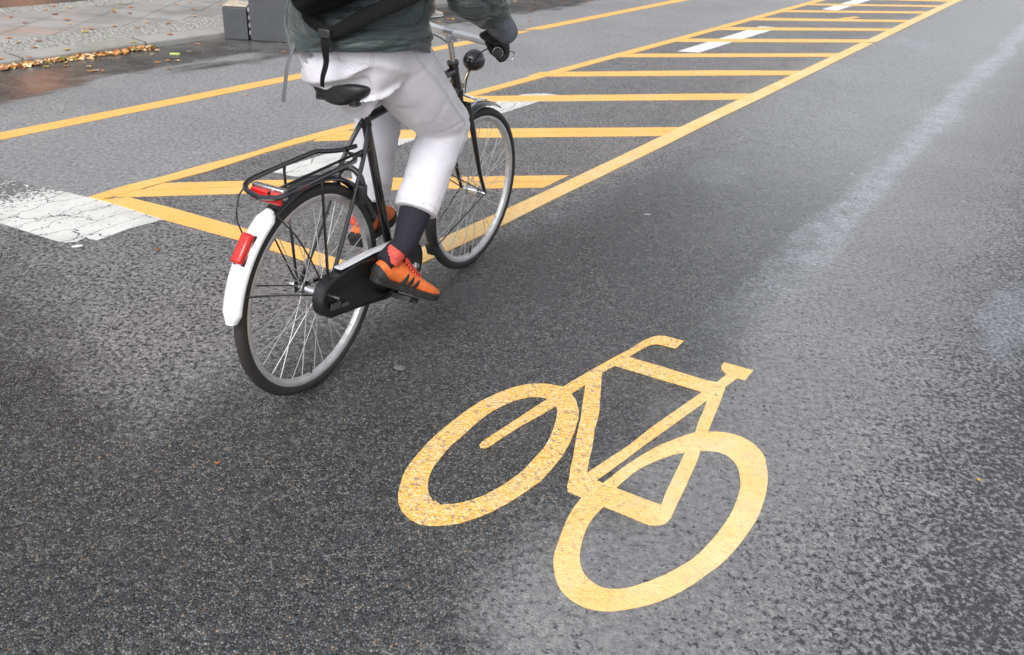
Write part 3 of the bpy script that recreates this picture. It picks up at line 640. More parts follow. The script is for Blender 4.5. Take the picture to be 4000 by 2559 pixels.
rw = wheel((0, 0, .35), 'wheel', phase=.12)
fw = wheel((1.10, 0, .35), 'wheel', rz=-fw_steer)
BB = (.455, 0, .285); HT = (.878, 0, .915); HB = (.925, 0, .800)
f = MB()
f.tube([HT, HB], .018, 14); f.tube([(HT[0]-.003, 0, HT[2]+.008), (HT[0]+.001, 0, HT[2]-.004)], .022, 14); f.tube([(HB[0]-.001, 0, HB[2]+.004), (HB[0]+.004, 0, HB[2]-.009)], .022, 14)
f.tube([(.305, 0, .835), HT and (.885, 0, .888)], .0145, 12)
f.tube([BB, (.918, 0, .822)], .016, 12)
f.tube([BB, (.302, 0, .85)], .0155, 12); f.tube([(.312, 0, .812), (.300, 0, .858)], .0185, 12)
f.tube([(BB[0], -.036, BB[2]), (BB[0], .036, BB[2])], .021, 16)
for s in (-1, 1):
    f.stube([(BB[0]-.01, s*.018, BB[2]), (.36, s*.036, .298), (.18, s*.045, .326), (.0, s*.056, .35)], .0095, seg=8)
    f.stube([(.308, s*.014, .825), (.235, s*.036, .72), (.12, s*.045, .53), (.0, s*.056, .35)], .0078, seg=8)
    f.box((0, s*.056, .35), (.04, .005, .045))
f.tube([(.245, -.036, .735), (.245, .036, .735)], .006, 8)
f.build('frame', M['frame'], bike)
b = MB(); b.tube([(.298, 0, .858), (.296, 0, .868)], .017, 12); b.tube([(.285, .016, .862), (.285, -.016, .862)], .006, 8); b.build('seat_clamp', M['alu'], bike)
b = MB(); b.tube([(.300, 0, .85), (.282, 0, .945)], .0125, 12); b.build('seat_post', M['frame'], bike)
# saddle: wide sprung saddle
sd_ = MB(); rows = []
prof_s = [(.055, .060, .978), (.075, .092, .990), (.11, .104, .996), (.15, .098, .994), (.19, .072, .984), (.23, .046, .974), (.28, .030, .966), (.32, .024, .960), (.345, .016, .952)]
SS = 14
for x, hw, z in [(a_+.085, b_*1.12, c__+.000) for a_, b_, c__ in prof_s]:
    for k in range(SS):
        a = 2*math.pi*k/SS; y = hw*math.cos(a); dz = math.sin(a)
        rows.append((x, y, z-.012+(.020*dz-(y/.1)**2*.006 if dz > 0 else .066*dz*(.6+.4*hw/.1))))
sd_.add(rows, [(i*SS+k, i*SS+(k+1) % SS, (i+1)*SS+(k+1) % SS, (i+1)*SS+k) for i in range(len(prof_s)-1) for k in range(SS)]+[tuple(range(SS-1, -1, -1)), tuple((len(prof_s)-1)*SS+k for k in range(SS))])
so = sd_.build('saddle', M['saddle'], bike, sub=1)
b = MB()
for s in (-1, 1):
    b.stube([(.395, s*.008, .928), (.33, s*.022, .910), (.26, s*.024, .907), (.19, s*.05, .915)], .0035, seg=6)
    pts = [(.168+.016*math.cos(t_), s*.060+.016*math.sin(t_), .918+.026*t_/(2*math.pi*4)) for t_ in [i*.5 for i in range(51)]]
    b.tube(pts, .0028, 5)
b.box((.285, 0, .914), (.035, .05, .022)); b.build('saddle_spring', M['blackp'], so)
# mudguards
fp = [(0, -.027), (.006, -.024), (.011, -.014), (.013, 0), (.011, .014), (.006, .024), (0, .027), (-.0015, .0265), (.0045, .0235), (.0095, .0135), (.0115, 0), (.0095, -.0135), (.0045, -.0235), (-.0015, -.0265)]
ring(.362, fp, 0, .35, seg=60, a0=R(20), a1=R(118), closed=False).build('rear_mudguard', M['frame'], bike)
tail = ring(.3635, [(a_*1.5, b_*1.2) for a_, b_ in fp], 0, .35, seg=36, a0=R(117), a1=R(171), closed=False, taper=1)
mg = tail.build('mudguard_tip', M['whitepaint'], bike); mg['label'] = 'white tail section of the rear mudguard'
# red tail lamp on the white section
la = R(138); lc = Vector((.388*math.cos(la), 0, .35+.388*math.sin(la))); lm_ = Matrix.Rotation(-(la-math.pi/2), 3, 'Y')
b = MB(); b.box(lc, (.090, .036, .026), lm_); tl = b.build('tail_light', M['red'], bike, bevel=.008)
b = MB(); b.box(lc-Vector((math.cos(la), 0, math.sin(la)))*.012, (.094, .040, .006), lm_); b.build('lamp_base', M['blackp'], tl, bevel=.002)
# stays
for s in (-1, 1):
    for an in (118, 158):
        a = R(an); b = MB(); b.stube([(0, s*.060, .352), (.25*math.cos(a)*.9, s*.052, .35+.25*math.sin(a)), (.362*math.cos(a), s*.027, .35+.362*math.sin(a))], .0028, seg=6, n=3)
        b.build('mudguard_stay', M['frame'], bike)
# rack
b = MB()
for s in (-1, 1):
    b.stube([(.285, s*.024, .748), (.225, s*.030, .750), (.175, s*.050, .754), (.145, s*.070, .757), (.10, s*.075, .757), (-.04, s*.076, .755), (-.155, s*.074, .752), (-.195, s*.055, .742), (-.21, 0, .735)], .0078, seg=8)
    b.stube([(-.01, s*.070, .752), (-.015, s*.068, .70), (.0, s*.062, .37)], .0048, seg=7)
b.tube([(.25, -.02, .748), (-.19, -.02, .745)], .0045, 8)
rk = b.build('luggage_rack', M['frame'], bike)
b = MB(); b.stube([(-.16, .072, .748), (-.205, .074, .72), (-.225, .070, .66), (-.215, .06, .60)], .0024, seg=6); b.build('rear_hoop', M['frame'], rk)
b = MB(); b.box((-.182, -.004, .730), (.012, .105, .036)); rf = b.build('rear_reflector', M['red'], bike, bevel=.005)
b = MB(); b.box((-.166, -.004, .740), (.02, .11, .032)); b.build('bracket', M['alu'], rf, bevel=.003)
b = MB(); b.box((-.335, 0, .535), (.006, .03, .03), Matrix.Rotation(R(-25), 3, 'Y')); 
# ring lock on the seat stays
b = MB(); b.stube([(.215+.0, .05*math.cos(R(a)), .645+.055*math.sin(R(a))) for a in range(-60, 241, 25)], .011, seg=8, n=3); b.box((.205, -.052, .625), (.03, .026, .065)); b.build('ring_lock', M['blackp'], bike, bevel=.004)
# chain case
cc = MB()
def outline():
    pts = []
    for a in range(75, 266, 19): pts.append((-.015+.068*math.cos(R(a)), .362+.068*math.sin(R(a))))
    pts += [(.12, .262), (.28, .220)]
    for a in range(-105, 91, 15): pts.append((.425+.095*math.cos(R(a)), .292+.095*math.sin(R(a))))
    pts += [(.36, .399), (.10, .432)]
    return pts
OP = outline(); nO = len(OP)
cz = sum(p[1] for p in OP)/nO; cxm = sum(p[0] for p in OP)/nO
def inset(k): return [(cxm+(x-cxm)*(1-k*.25), cz+(z-cz)*(1-k)) for x, z in OP]
L0 = [(x, -.060, z) for x, z in OP]; L1 = [(x, -.094, z) for x, z in OP]; L2 = [(x, -.099, z) for x, z in inset(.05)]; L3 = [(x, -.099, z) for x, z in inset(.12)]; L4 = [(x, -.096, z) for x, z in inset(.16)]
vs = L0+L1+L2+L3+L4; fs = [tuple(range(nO))]
for r_ in range(4):
    for i in range(nO): j = (i+1) % nO; fs.append((r_*nO+i, (r_+1)*nO+i, (r_+1)*nO+j, r_*nO+j))
fs.append(tuple(range(5*nO-1, 4*nO-1, -1)))
cs = MB().add(vs, fs).build('chain_case', M['case'], bike)
b = MB(); b.stube([(.035, -.080, .4365), (.2, -.080, .430), (.385, -.080, .4225)], .0, seg=4, n=1) if False else None
b = MB(); b.tube([(.03, -.079, .441, .017, .0045), (.2, -.079, .4285, .017, .0045), (.39, -.079, .4035, .017, .0045)], .01, 10, up=(0, 0, 1)); b.build('top_sheen', M['silverbar'], cs)  # silver strip standing in for the sky reflected on the case's glossy top
b = MB(); b.box((-.02, -.1015, .335), (.05, .003, .022), Matrix.Rotation(.25, 3, 'Y')); b.box((.03, -.1015, .318), (.035, .003, .012), Matrix.Rotation(.25, 3, 'Y')); b.build('rear_cover_badge', plain('worn_grey', (.10, .095, .09), .4, var=.3), cs)
# wheel nuts and gear box on the hub side
b = MB(); b.tube([(0, -.058, .352), (0, -.078, .352)], .013, 6); b.tube([(0, -.078, .352), (0, -.098, .352)], .0065, 10); b.tube([(-.03, -.066, .365), (.01, -.066, .345)], .007, 8); b.build('axle_nut', M['chrome'], bike)
b = MB(); b.tube([(0, .058, .352), (0, .074, .352)], .013, 6); b.tube([(0, .074, .352), (0, .088, .352)], .0065, 10); b.build('axle_nut', M['chrome'], bike)
# cranks and pedals
CRK = .17; PR = (.292, -.165, .235)
ang = math.atan2(PR[2]-BB[2], PR[0]-BB[0]); pe = (BB[0]+CRK*math.cos(ang), BB[2]+CRK*math.sin(ang)); pl = (BB[0]-CRK*math.cos(ang), BB[2]-CRK*math.sin(ang))
def crank(s, e):
    b = MB(); b.tube([(BB[0], s*.106, BB[2], .016, .010), ((BB[0]+e[0])/2, s*.112, (BB[2]+e[1])/2, .010, .008), (e[0], s*.118, e[1], .013, .008)], .01, 10, up=(0, 1, 0))
    b.tube([(BB[0], s*.02, BB[2]), (BB[0], s*.116, BB[2])], .010, 10); c = b.build('crank', M['alu'], bike)
    b = MB(); b.tube([(e[0], s*.118, e[1]), (e[0], s*.205, e[1])], .006, 8); e = (e[0], e[1]+.006)
    Mp = Matrix.Rotation(R(30 if s < 0 else 10), 3, 'Y')
    for dx in (-.030, .030): b.box(Vector((e[0], s*.163, e[1]))+Mp @ Vector((dx, 0, 0)), (.012, .072, .018), Mp)
    for dy in (-.034, .034): b.box(Vector((e[0], s*.163+dy, e[1])), (.062, .007, .016), Mp)
    b.build('pedal', M['blackp'], bike, bevel=.002)
crank(-1, pe); crank(1, pl)
# fork, front mudguard, stays (turned with the steering)
fk = MB()
fk.tube([(.9255, 0, .797), (.936, 0, .765)], .019, 12); fk.box((.938, 0, .755), (.036, .088, .022), Matrix.Rotation(R(20), 3, 'Y'))
for s in (-1, 1): fk.stube([(.938, s*.040, .758, .0115), (.966, s*.047, .67, .0115), (1.005, s*.052, .555, .0105), (1.045, s*.055, .45, .0085), (1.10, s*.057, .35, .007)], .01, seg=10)
fk.build('fork', M['frame'], bike, bevel=0)
ring(.362, fp, 1.10, .35, seg=60, a0=R(62), a1=R(203), closed=False).build('front_mudguard', M['frame'], bike)
for s in (-1, 1):
    b = MB(); a = R(199); b.tube([(1.10, s*.061, .352), (1.10+.362*math.cos(a), s*.028, .35+.362*math.sin(a))], .0028, 6); b.build('mudguard_stay', M['frame'], bike)
    b = MB(); a = R(150); b.tube([(1.10, s*.061, .352), (1.10+.362*math.cos(a), s*.028, .35+.362*math.sin(a))], .0028, 6); b.build('mudguard_stay', M['frame'], bike)
b = MB(); b.stube([(.97, -.028, .735), (1.03, -.031, .752), (1.085, -.030, .748), (1.12, -.028, .738)], .0045, seg=6); b.stube([(.945, -.01, .79), (.99, -.02, .772), (1.05, -.02, .752)], .006, seg=6)
b.build('brake_arm', M['chrome'], bike)
b = MB(); a = R(203); b.box((1.10+.362*math.cos(a)-.004, 0, .35+.362*math.sin(a)-.014), (.006, .058, .05), Matrix.Rotation(R(-22), 3, 'Y')); b.build('mud_flap', M['blackp'], bike, bevel=.002)
# stem, handlebar
b = MB(); b.tube([(.878, 0, .915), (.848, 0, 1.005)], .0112, 12); b.stube([(.850, 0, 1.0), (.847, 0, 1.015), (.850, 0, 1.030)], .013, seg=10); b.tube([(.857, .022, 1.030), (.843, -.022, 1.030)], .018, 14)
b.tube([(.838, -.012, 1.004), (.838, -.012, 1.010)], .022, 16); b.build('stem', M['alu'], bike)
full = [(.648, -.290, 1.034), (.70, -.272, 1.033), (.745, -.245, 1.032), (.785, -.205, 1.031), (.81, -.145, 1.030), (.832, -.07, 1.030), (.850, 0, 1.030), (.868, .06, 1.031), (.888, .12, 1.034), (.905, .17, 1.038), (.895, .225, 1.04), (.86, .265, 1.04), (.81, .290, 1.036), (.755, .305, 1.032)]
b = MB(); b.stube(full, .0138, seg=14); b.build('handlebar', M['silverbar'], bike)
for s, P_ in ((-1, [(.634, -.2955, 1.034), (.639, -.294, 1.034), (.665, -.285, 1.034), (.71, -.267, 1.033), (.745, -.245, 1.032)]), (1, [(.655, .3255, 1.030), (.66, .325, 1.030), (.69, .32, 1.030), (.74, .310, 1.031), (.79, .297, 1.034)])):
    b = MB(); b.stube([P_[0]+(.012,), P_[1]+(.0165,), P_[2]+(.0150,), P_[3]+(.0150,), P_[4]+(.0155,)], .015, seg=12); b.build('grip', M['blackp'], bike)
    q0, q1 = Vector(P_[1]), Vector(P_[2]); b = MB(); b.tube([tuple(q0.lerp(q1, .3)), tuple(q0.lerp(q1, .75))], .0178, 14); b.build('grip_ring', M['alu'], bike)
    e_ = Vector(P_[4]); b = MB(); dx = .0 if s < 0 else .045
    b.box(e_+Vector((.025, -s*.018, -.006)), (.03, .026, .028), Matrix.Rotation(s*.5, 3, 'Z')); b.stube([tuple(e_+Vector(q)) for q in ((.035, -s*.01, -.015), (.068, s*.012, -.020), (.055, s*.040, -.024), (.0, s*.062, -.024), (-.05, s*.078, -.020))], .0052, seg=8)
    b.build('brake_lever', M['alu'], bike, bevel=.002)
b = MB(); b.stube([(.79, -.235, 1.018), (.90, -.19, 1.00), (.96, -.08, .96), (.97, -.02, .87), (.96, -.012, .79)], .0024, seg=6); b.build('brake_cable', M['blackp'], bike)
b = MB(); b.stube([(.83, .28, 1.02), (.91, .17, 1.01), (.955, .06, .96), (.93, .03, .86), (.80, .02, .72)], .0024, seg=6); b.build('brake_cable', M['blackp'], bike)
b = MB(); b.tube([(.925, .163, 1.050, .012), (.935, .165, 1.052, .024), (.950, .168, 1.056, .020), (.956, .169, 1.058, .008)], .024, 18); b.tube([(.905, .16, 1.036), (.925, .163, 1.05)], .007, 8); b.build('bell', M['chrome'], bike)
# headlight
hl = MB(); ax_ = [(-.050, .006), (-.046, .018), (-.034, .030), (-.015, .0375), (.006, .0405), (.018, .0400), (.020, .037)]
hl.tube([(1.035+t_, -.005, .902+.0*t_, r_) for t_, r_ in ax_], .03, 24); h_ = hl.build('headlight', M['frame'], bike)
b = MB(); b.tube([(1.0525, -.005, .902, .0385), (1.0575, -.005, .902, .0385), (1.060, -.005, .902, .025)], .03, 24); b.build('lens', M['chrome'], h_)
b = MB(); b.stube([(.93, 0, .812), (.962, -.004, .835), (.99, -.005, .862), (1.01, -.005, .872)], .0065, seg=8); b.box((.945, 0, .822), (.03, .018, .02)); b.build('lamp_bracket', plain('brass', (.62, .55, .42), .3, metal=.9), bike)

# ================================================================= the rider
person = empty('person', (BX, BY, 0), BRZ)
tag(person, 'cyclist in white jeans, dark green puffer jacket, black gloves and orange trainers, seen from behind', 'person')
M['skin'] = plain('skin', (.55, .33, .24), .5, var=.05)
M['hair'] = plain('hair', (.04, .025, .016), .5, var=.3, scale=200)
mt = NM('white_denim'); nz = mt.noise(900, 2, .5, mt.obj)
mt.set(Base_Color=mt.mix(mt.noise(4, 3, .5, mt.obj), (.59, .575, .615), (.655, .645, .68)), Roughness=.85, Sheen_Weight=.2, Normal=mt.bump(mt.math('ADD', mt.math('MULTIPLY', nz, .3), mt.noise(14, 4, .55, mt.obj)), .004, .5)); M['denim'] = mt.m
mj = NM('puffer_nylon'); 
wr = mj.noise(1, 5, .6, mj.scalev(mj.obj, (6, 6, 46)), dist=.4)
mj.set(Base_Color=mj.mix(mj.noise(3, 3, .5, mj.obj), (.018, .028, .027), (.029, .042, .041)), Roughness=mj.mapr(wr, .3, .7, .36, .52), Sheen_Weight=.25, Normal=mj.bump(wr, .016, .9)); M['jacket'] = mj.m
M['sock'] = plain('dark_sock', (.012, .012, .022), .9, var=.2, scale=60, bump=.002, bscale=150)
M['glove'] = plain('black_glove', (.016, .016, .018), .6, var=.25, scale=40, bump=.002, bscale=120)
M['cuff'] = plain('grey_cuff', (.16, .18, .21), .7, var=.25, scale=30, bump=.003, bscale=60)
M['orange'] = plain('orange_knit', (.84, .185, .035), .65, var=.16, scale=40, bump=.002, bscale=250)
M['coral'] = plain('coral_knit', (.72, .09, .06), .7, var=.2, scale=60, bump=.003, bscale=140)
M['sole'] = plain('black_sole', (.022, .02, .02), .7, var=.2)

RA = Vector((.305, -.150, .440)); RK = Vector((.600, -.130, .775)); RH = Vector((.285, -.092, 1.045))
LA = Vector((.497, .122, .440)); LK = Vector((.600, .130, .865)); LH = Vector((.280, .092, 1.045))
SHR = Vector((.43, -.185, 1.475)); SHL = Vector((.43, .185, 1.475))
ELR = Vector((.440, -.285, 1.245)); ELL = Vector((.455, .365, 1.235))
WRR = Vector((.640, -.312, 1.112)); WRL = Vector((.675, .325, 1.100))
NK = Vector((.47, 0, 1.52)); HD = Vector((.535, 0, 1.68))
def Vt(v, *r): return (v.x, v.y, v.z, *r)
# body (one continuous surface)
bo = MB()
bo.stube([(.265, 0, 1.04, .13, .09), (.27, 0, 1.05, .15, .105), (.32, 0, 1.22, .135, .10), (.385, 0, 1.38, .155, .105), (.43, 0, 1.48, .13, .08), (.46, 0, 1.53, .062, .058), (.50, 0, 1.60, .055, .055)], .1, seg=20, up=(1, 0, 0))
for H_, K_, A_ in ((RH, RK, RA), (LH, LK, LA)):
    bo.stube([Vt(H_+Vector((0, 0, .015)), .070), Vt(H_.lerp(K_, .5), .075), Vt(K_, .058), Vt(K_.lerp(A_, .35), .055), Vt(A_, .036)], .05, seg=14)
for S_, E_, W_ in ((SHR, ELR, WRR), (SHL, ELL, WRL)):
    bo.stube([Vt(Vector((.42, S_.y*.4, 1.47)), .06), Vt(S_, .055), Vt(S_.lerp(E_, .5), .046), Vt(E_, .038), Vt(E_.lerp(W_, .5), .034), Vt(W_, .026)], .05, seg=12)
Mh = Matrix.Rotation(R(-4), 3, 'Y')
bo.ball(HD+Vector((-.012, 0, .02)), (.095, .075, .098), Mh, 24, 16); bo.ball(HD+Vector((.028, 0, -.045)), (.062, .055, .07), Mh, 20, 14)
bo.stube([tuple(HD+Vector((.082, 0, .01)))+(.008,), tuple(HD+Vector((.102, 0, -.018)))+(.013,), tuple(HD+Vector((.094, 0, -.030)))+(.011,)], .01, seg=10)
for s in (-1, 1): bo.ball(HD+Vector((-.005, s*.076, -.01)), (.018, .009, .030))
bo.stube([tuple(HD+Vector((.083, -.022, -.060)))+(.006,), tuple(HD+Vector((.090, 0, -.060)))+(.009,), tuple(HD+Vector((.083, .022, -.060)))+(.006,)], .008, seg=8)
body = blob(bo, 'body', M['skin'], person, .007, 4)
hr = MB(); hr.ball(HD+Vector((-.022, 0, .032)), (.098, .083, .098), None, 30, 20); hr.ball(HD+Vector((-.05, 0, -.03)), (.062, .070, .075), None, 20, 14)
blob(hr, 'hair', M['hair'], person, .008, 3, lambda co, n: .007*noise.noise(Vector((co.x*30, co.y*60, co.z*30))))
M['eye'] = plain('eye_white', (.7, .7, .7), .2, var=.02)
for s in (-1, 1):
    b = MB(); b.ball(HD+Vector((.075, s*.030, .010)), (.009, .012, .008)); b.build('eye', M['eye'], person)
# trousers
tr = MB()
tr.stube([(.262, -.005, 1.13, .178, .135), (.25, -.005, 1.04, .190, .150), (.247, -.003, 1.035, .184, .142), (.265, 0, 1.018, .12, .10)], .1, seg=28, up=(1, 0, 0))
for s_ in (-1, 1): tr.ball((.315, s_*.092, 1.012), (.10, .085, .085))
def leg(pts): tr.stube(pts, .08, seg=22, n=6)
leg([Vt(RH+Vector((-.045, .0, .01)), .095), Vt(RH+Vector((.04, -.005, -.012)), .112), Vt(RH.lerp(RK, .45), .110), Vt(RH.lerp(RK, .8), .097), Vt(RK+Vector((.005, 0, -.002)), .086), Vt(RK.lerp(RA, .14), .082), Vt(RK.lerp(RA, .38), .081), Vt(RK.lerp(RA, .6), .078), Vt(RK.lerp(RA, .74), .077)])
leg([Vt(LH+Vector((-.045, 0, .01)), .095), Vt(LH+Vector((.04, .005, -.012)), .108), Vt(LH.lerp(LK, .5), .103), Vt(LK+Vector((-.005, 0, 0)), .086), Vt(LK.lerp(LA, .25), .084), Vt(LK.lerp(LA, .55), .080), Vt(LK.lerp(LA, .80), .074), Vt(LK.lerp(LA, .93), .073)])
def tfold(co, n):
    d_ = 0
    def ridge(v, k): return max(0, 1-abs(noise.noise(v))*k)
    for K_, amp in ((RK, .0055), (LK, .0055)):        # creases gathered round the knees
        q = co-K_; g = math.exp(-(q.length/.15)**2); d_ -= amp*g*ridge(Vector((co.x*7, co.y*5, co.z*19)), 4)
    for A_, K_ in ((RA, RK), (LA, LK)):
        ax = (K_-A_).normalized(); tt = (co-A_).dot(ax); rad = ((co-A_)-ax*tt).length
        if 0 < tt < .36 and rad < .12: d_ -= .0055*ridge(Vector((co.x*3, co.y*6, tt*17+co.x*4)), 4)*(1-tt/.45)
    hp_ = co-Vector((.36, -.10, .97)); e_ = math.exp(-(hp_.length/.17)**2)
    d_ -= .0035*e_*ridge(Vector((co.x*7-co.z*11, co.x*5+co.z*4, co.y*6)), 4)
    d_ += .005*noise.noise(Vector((co.x*8, co.y*8, co.z*12)))
    return d_
tro = blob(tr, 'trousers', M['denim'], person, .006, 14, tfold)
from mathutils.bvhtree import BVHTree
bv = BVHTree.FromPolygons([v.co[:] for v in tro.data.vertices], [tuple(p.vertices) for p in tro.data.polygons])
M['seam'] = plain('denim_seam', (.60, .59, .63), .9, var=.2, scale=300)
def seam(pts, n=10, r=.0012, off=.0004, closed=False, name='seam', ray=None):
    Q = []
    for p in crom(pts, n, closed):
        if ray: loc, nr, _, _ = bv.ray_cast(Vector(p), Vector(ray))
        else: loc, nr, _, _ = bv.find_nearest(Vector(p))
        if loc is not None: Q.append(tuple(loc+nr*off))
    if len(Q) > 2: b = MB(); b.tube(Q, r, 6, closed=closed); b.build(name, M['seam'], tro)
def sd_pt(P, dx, dz): return (P.x+dx, -.7, P.z+dz)
for k in (0, .010):
    seam([(.275, -.7, 1.10-k), sd_pt(RH, .02, .0-k), sd_pt(RH.lerp(RK, .35), 0, .02-k), sd_pt(RH.lerp(RK, .7), 0, .01-k), sd_pt(RK, -.005+k*.3, .005-k), sd_pt(RK.lerp(RA, .35), 0, 0), sd_pt(RK.lerp(RA, .72), 0, 0)], 12, .0011 if k == 0 else .0007, ray=(0, 1, 0))
seam([(-.3, -.005, 1.13), (-.3, -.005, 1.08), (-.3, -.003, 1.035)], 8, ray=(1, 0, 0))
for sg in (-1, 1):
    for k in (0, .007):
        seam([(-.3, sg*(.042+k), 1.125), (-.3, sg*(.045+k), 1.06), (-.3, sg*(.062+k), 1.048+k), (-.3, sg*.092, 1.036+k), (-.3, sg*(.122-k), 1.048+k), (-.3, sg*(.138-k), 1.06), (-.3, sg*(.140-k), 1.125)], 8, .0008, ray=(1, 0, 0))
for P0, P1 in ((RK, RA), (LK, LA)):                   # hem stitching
    c_ = P0.lerp(P1, .70 if P0 is RK else .89); ax = (P1-P0).normalized(); e1_ = ax.cross(Vector((0, 1, 0))).normalized(); e2_ = ax.cross(e1_)
    seam([tuple(c_+e1_*.12*math.cos(a*math.pi/8)+e2_*.12*math.sin(a*math.pi/8)) for a in range(16)], 4, .001, closed=True, name='hem_stitch')
# socks and shoes
def shoe(heel, toe, roll, side, ankle):
    """heel and toe: ground-contact ends of the sole"""
    X = (toe-heel); L_ = X.length; X.normalize(); Y = Vector((0, 0, 1)).cross(X).normalized(); Zv = X.cross(Y).normalized()
    Rm = Matrix((X, Y, Zv)).transposed()
    def W(x, y, z): return heel+Rm @ Vector((x*L_, y, z))
    # stations: x, half width, z bottom, z top
    stn = [(0.00, .012, .018, .045), (.015, .024, .012, .068), (.06, .031, .010, .085), (.14, .034, .010, .094), (.24, .035, .010, .096), (.34, .036, .010, .092), (.44, .039, .009, .080), (.56, .044, .008, .066), (.68, .048, .008, .056), (.80, .047, .009, .048), (.90, .040, .012, .042), (.97, .027, .017, .036), (1.0, .012, .022, .030)]
    SG = 20; vs = []
    for x, hw, zb, zt in stn:
        bend = .012*math.sin(max(0, x-.6)*4)
        for k in range(SG):
            a = 2*math.pi*k/SG; cy, sz = math.cos(a), math.sin(a)
            y = hw*(abs(cy)**.75)*(1 if cy > 0 else -1)*(1 if sz < 0 else (1-.30*sz*(1 if x < .6 else .4))); z = (zb+zt)/2+(zt-zb)/2*(abs(sz)**.8)*(1 if sz > 0 else -1)
            vs.append(W(x, y-side*.006*math.sin(x*3), z+bend*0))
    m = len(stn); fs = [(i*SG+k, i*SG+(k+1) % SG, (i+1)*SG+(k+1) % SG, (i+1)*SG+k) for i in range(m-1) for k in range(SG)]+[tuple(range(SG-1, -1, -1)), tuple((m-1)*SG+k for k in range(SG))]
    so_ = MB().add(vs, fs).build('shoe', M['orange'], person, sub=1, auto=False)
    # sole
    vs = []; NS = len(stn)
    loop = [(x, hw*1.06+.002) for x, hw, a, c in stn]; up_ = [(x, h) for x, h in loop]+[(x, -h) for x, h in loop[::-1]]
    for z in (-.004, .004, .020): vs += [W(x, y-side*.006*math.sin(x*3), z+.006*max(0, x-.8)*4) for x, y in up_]
    n_ = len(up_); fs = [tuple(range(n_-1, -1, -1)), tuple(2*n_+k for k in range(n_))]+[(r_*n_+k, r_*n_+(k+1) % n_, (r_+1)*n_+(k+1) % n_, (r_+1)*n_+k) for r_ in range(2) for k in range(n_)]
    MB().add(vs, fs).build('sole', M['sole'], so_, bevel=.003)
    # collar and tongue
    c = MB(); c.stube([tuple(W(.13, 0, .075))+(.036,), tuple(W(.15, 0, .100))+(.036,), tuple(W(.17, 0, .122))+(.033,)], .03, seg=18); c.build('collar', M['coral'], so_)
    c = MB(); c.stube([tuple(W(.26, 0, .112))+(.022, .006), tuple(W(.36, 0, .094))+(.024, .006), tuple(W(.48, 0, .078))+(.022, .006), tuple(W(.60, 0, .066))+(.016, .005)], .02, seg=12, up=tuple(Zv)); c.build('tongue', M['coral'], so_)
    for i in range(7):
        x = .30+i*.048; zt = .112-(x-.26)*.155
        c = MB(); c.stube([tuple(W(x, -.026, zt-.014)), tuple(W(x+.01, 0, zt+.006)), tuple(W(x+.02, .026, zt-.014))], .0034, seg=6); c.build('lace', M['coral'], so_)
    for sd in (-1, 1):
        for i in range(3):
            x = .36+i*.088; c = MB()
            hw = .0375+.020*(x-.34)
            c.stube([tuple(W(x-.03, sd*(hw+.003)-side*.006*math.sin(x*3), .020))+(.0085, .0016), tuple(W(x+.01, sd*(hw+.002)-side*.006*math.sin(x*3), .040))+(.0085, .0016), tuple(W(x+.045, sd*(hw-.006)-side*.006*math.sin(x*3), .060-.06*(x-.34)))+(.007, .0016)], .005, seg=8, up=tuple(Y)); c.build('stripe', M['sole'], so_)
        c = MB(); c.stube([tuple(W(.10, sd*.038, .016))+(.014, .004), tuple(W(.02, sd*.030, .030))+(.016, .004), tuple(W(-.006, 0, .040))+(.016, .004)], .01, seg=8, up=(X*-1+Y*sd)[:]); c.build('heel_counter', M['sole'], so_)
    return so_
s1 = shoe(Vector((.170, -.105, .350)), Vector((.408, -.216, .203)), 0, -1, RA)
s2 = shoe(Vector((.400, .115, .325)), Vector((.690, .160, .345)), 0, 1, LA)
for K_, A_, nx in ((RK, RA, Vector((.215, -.125, .395))), (LK, LA, Vector((.445, .122, .385)))):
    b = MB(); b.stube([Vt(K_.lerp(A_, .62), .058), Vt(K_.lerp(A_, .8), .052), Vt(A_, .042), Vt(A_.lerp(nx, .45), .038), Vt(nx, .034)], .04, seg=18); b.build('sock', M['sock'], person)
# jacket
jk = MB()
def tilt(v, k=-.16): return v
jk.stube([(.262, -.012, 1.045, .222, .190), (.268, -.010, 1.085, .226, .192), (.283, .004, 1.15, .230, .184), (.305, .008, 1.22, .228, .178), (.355, 0, 1.34, .205, .160), (.40, 0, 1.43, .195, .140), (.43, 0, 1.49, .15, .11), (.455, 0, 1.53, .085, .085), (.47, 0, 1.565, .078, .078)], .2, seg=36, up=(1, 0, 0))
for S_, E_, W_ in ((SHR, ELR, WRR), (SHL, ELL, WRL)):
    s = 1 if S_.y > 0 else -1
    jk.stube([Vt(Vector((.425, s*.12, 1.455)), .09), Vt(S_, .090), Vt(S_.lerp(E_, .5)+Vector((0, s*.012, 0)), .082), Vt(E_+Vector((-.008, s*.01, .0)), .078), Vt(E_.lerp(W_, .35), .070), Vt(E_.lerp(W_, .62), .058), Vt(E_.lerp(W_, .80), .044)], .07, seg=20)
def jfold(co, n):
    q = co.x*2.2+co.y*1.5
    base = noise.noise(Vector((co.x*5, co.y*5, co.z*20+2*noise.noise(co*5))))
    fine_ = noise.noise(Vector((co.x*12, co.y*12+3, co.z*48)))
    # stitched channels
    ch = abs(math.sin((co.z+.02*noise.noise(co*6)-1.0)*math.pi/.075))**.5
    big_ = noise.noise(Vector((co.x*3, co.y*3+5, co.z*11)))
    r1 = noise.noise(Vector((co.x*6+3, co.y*6, co.z*26+3*noise.noise(co*4)))); big_ -= .7*max(0, 1-abs(r1)*5)
    hem = -.012*math.exp(-((co.z-1.052)/.016)**2)
    return .013*base+.012*big_+.0028*fine_+.004*ch-.003+hem
jo = blob(jk, 'jacket', M['jacket'], person, .007, 4, jfold)
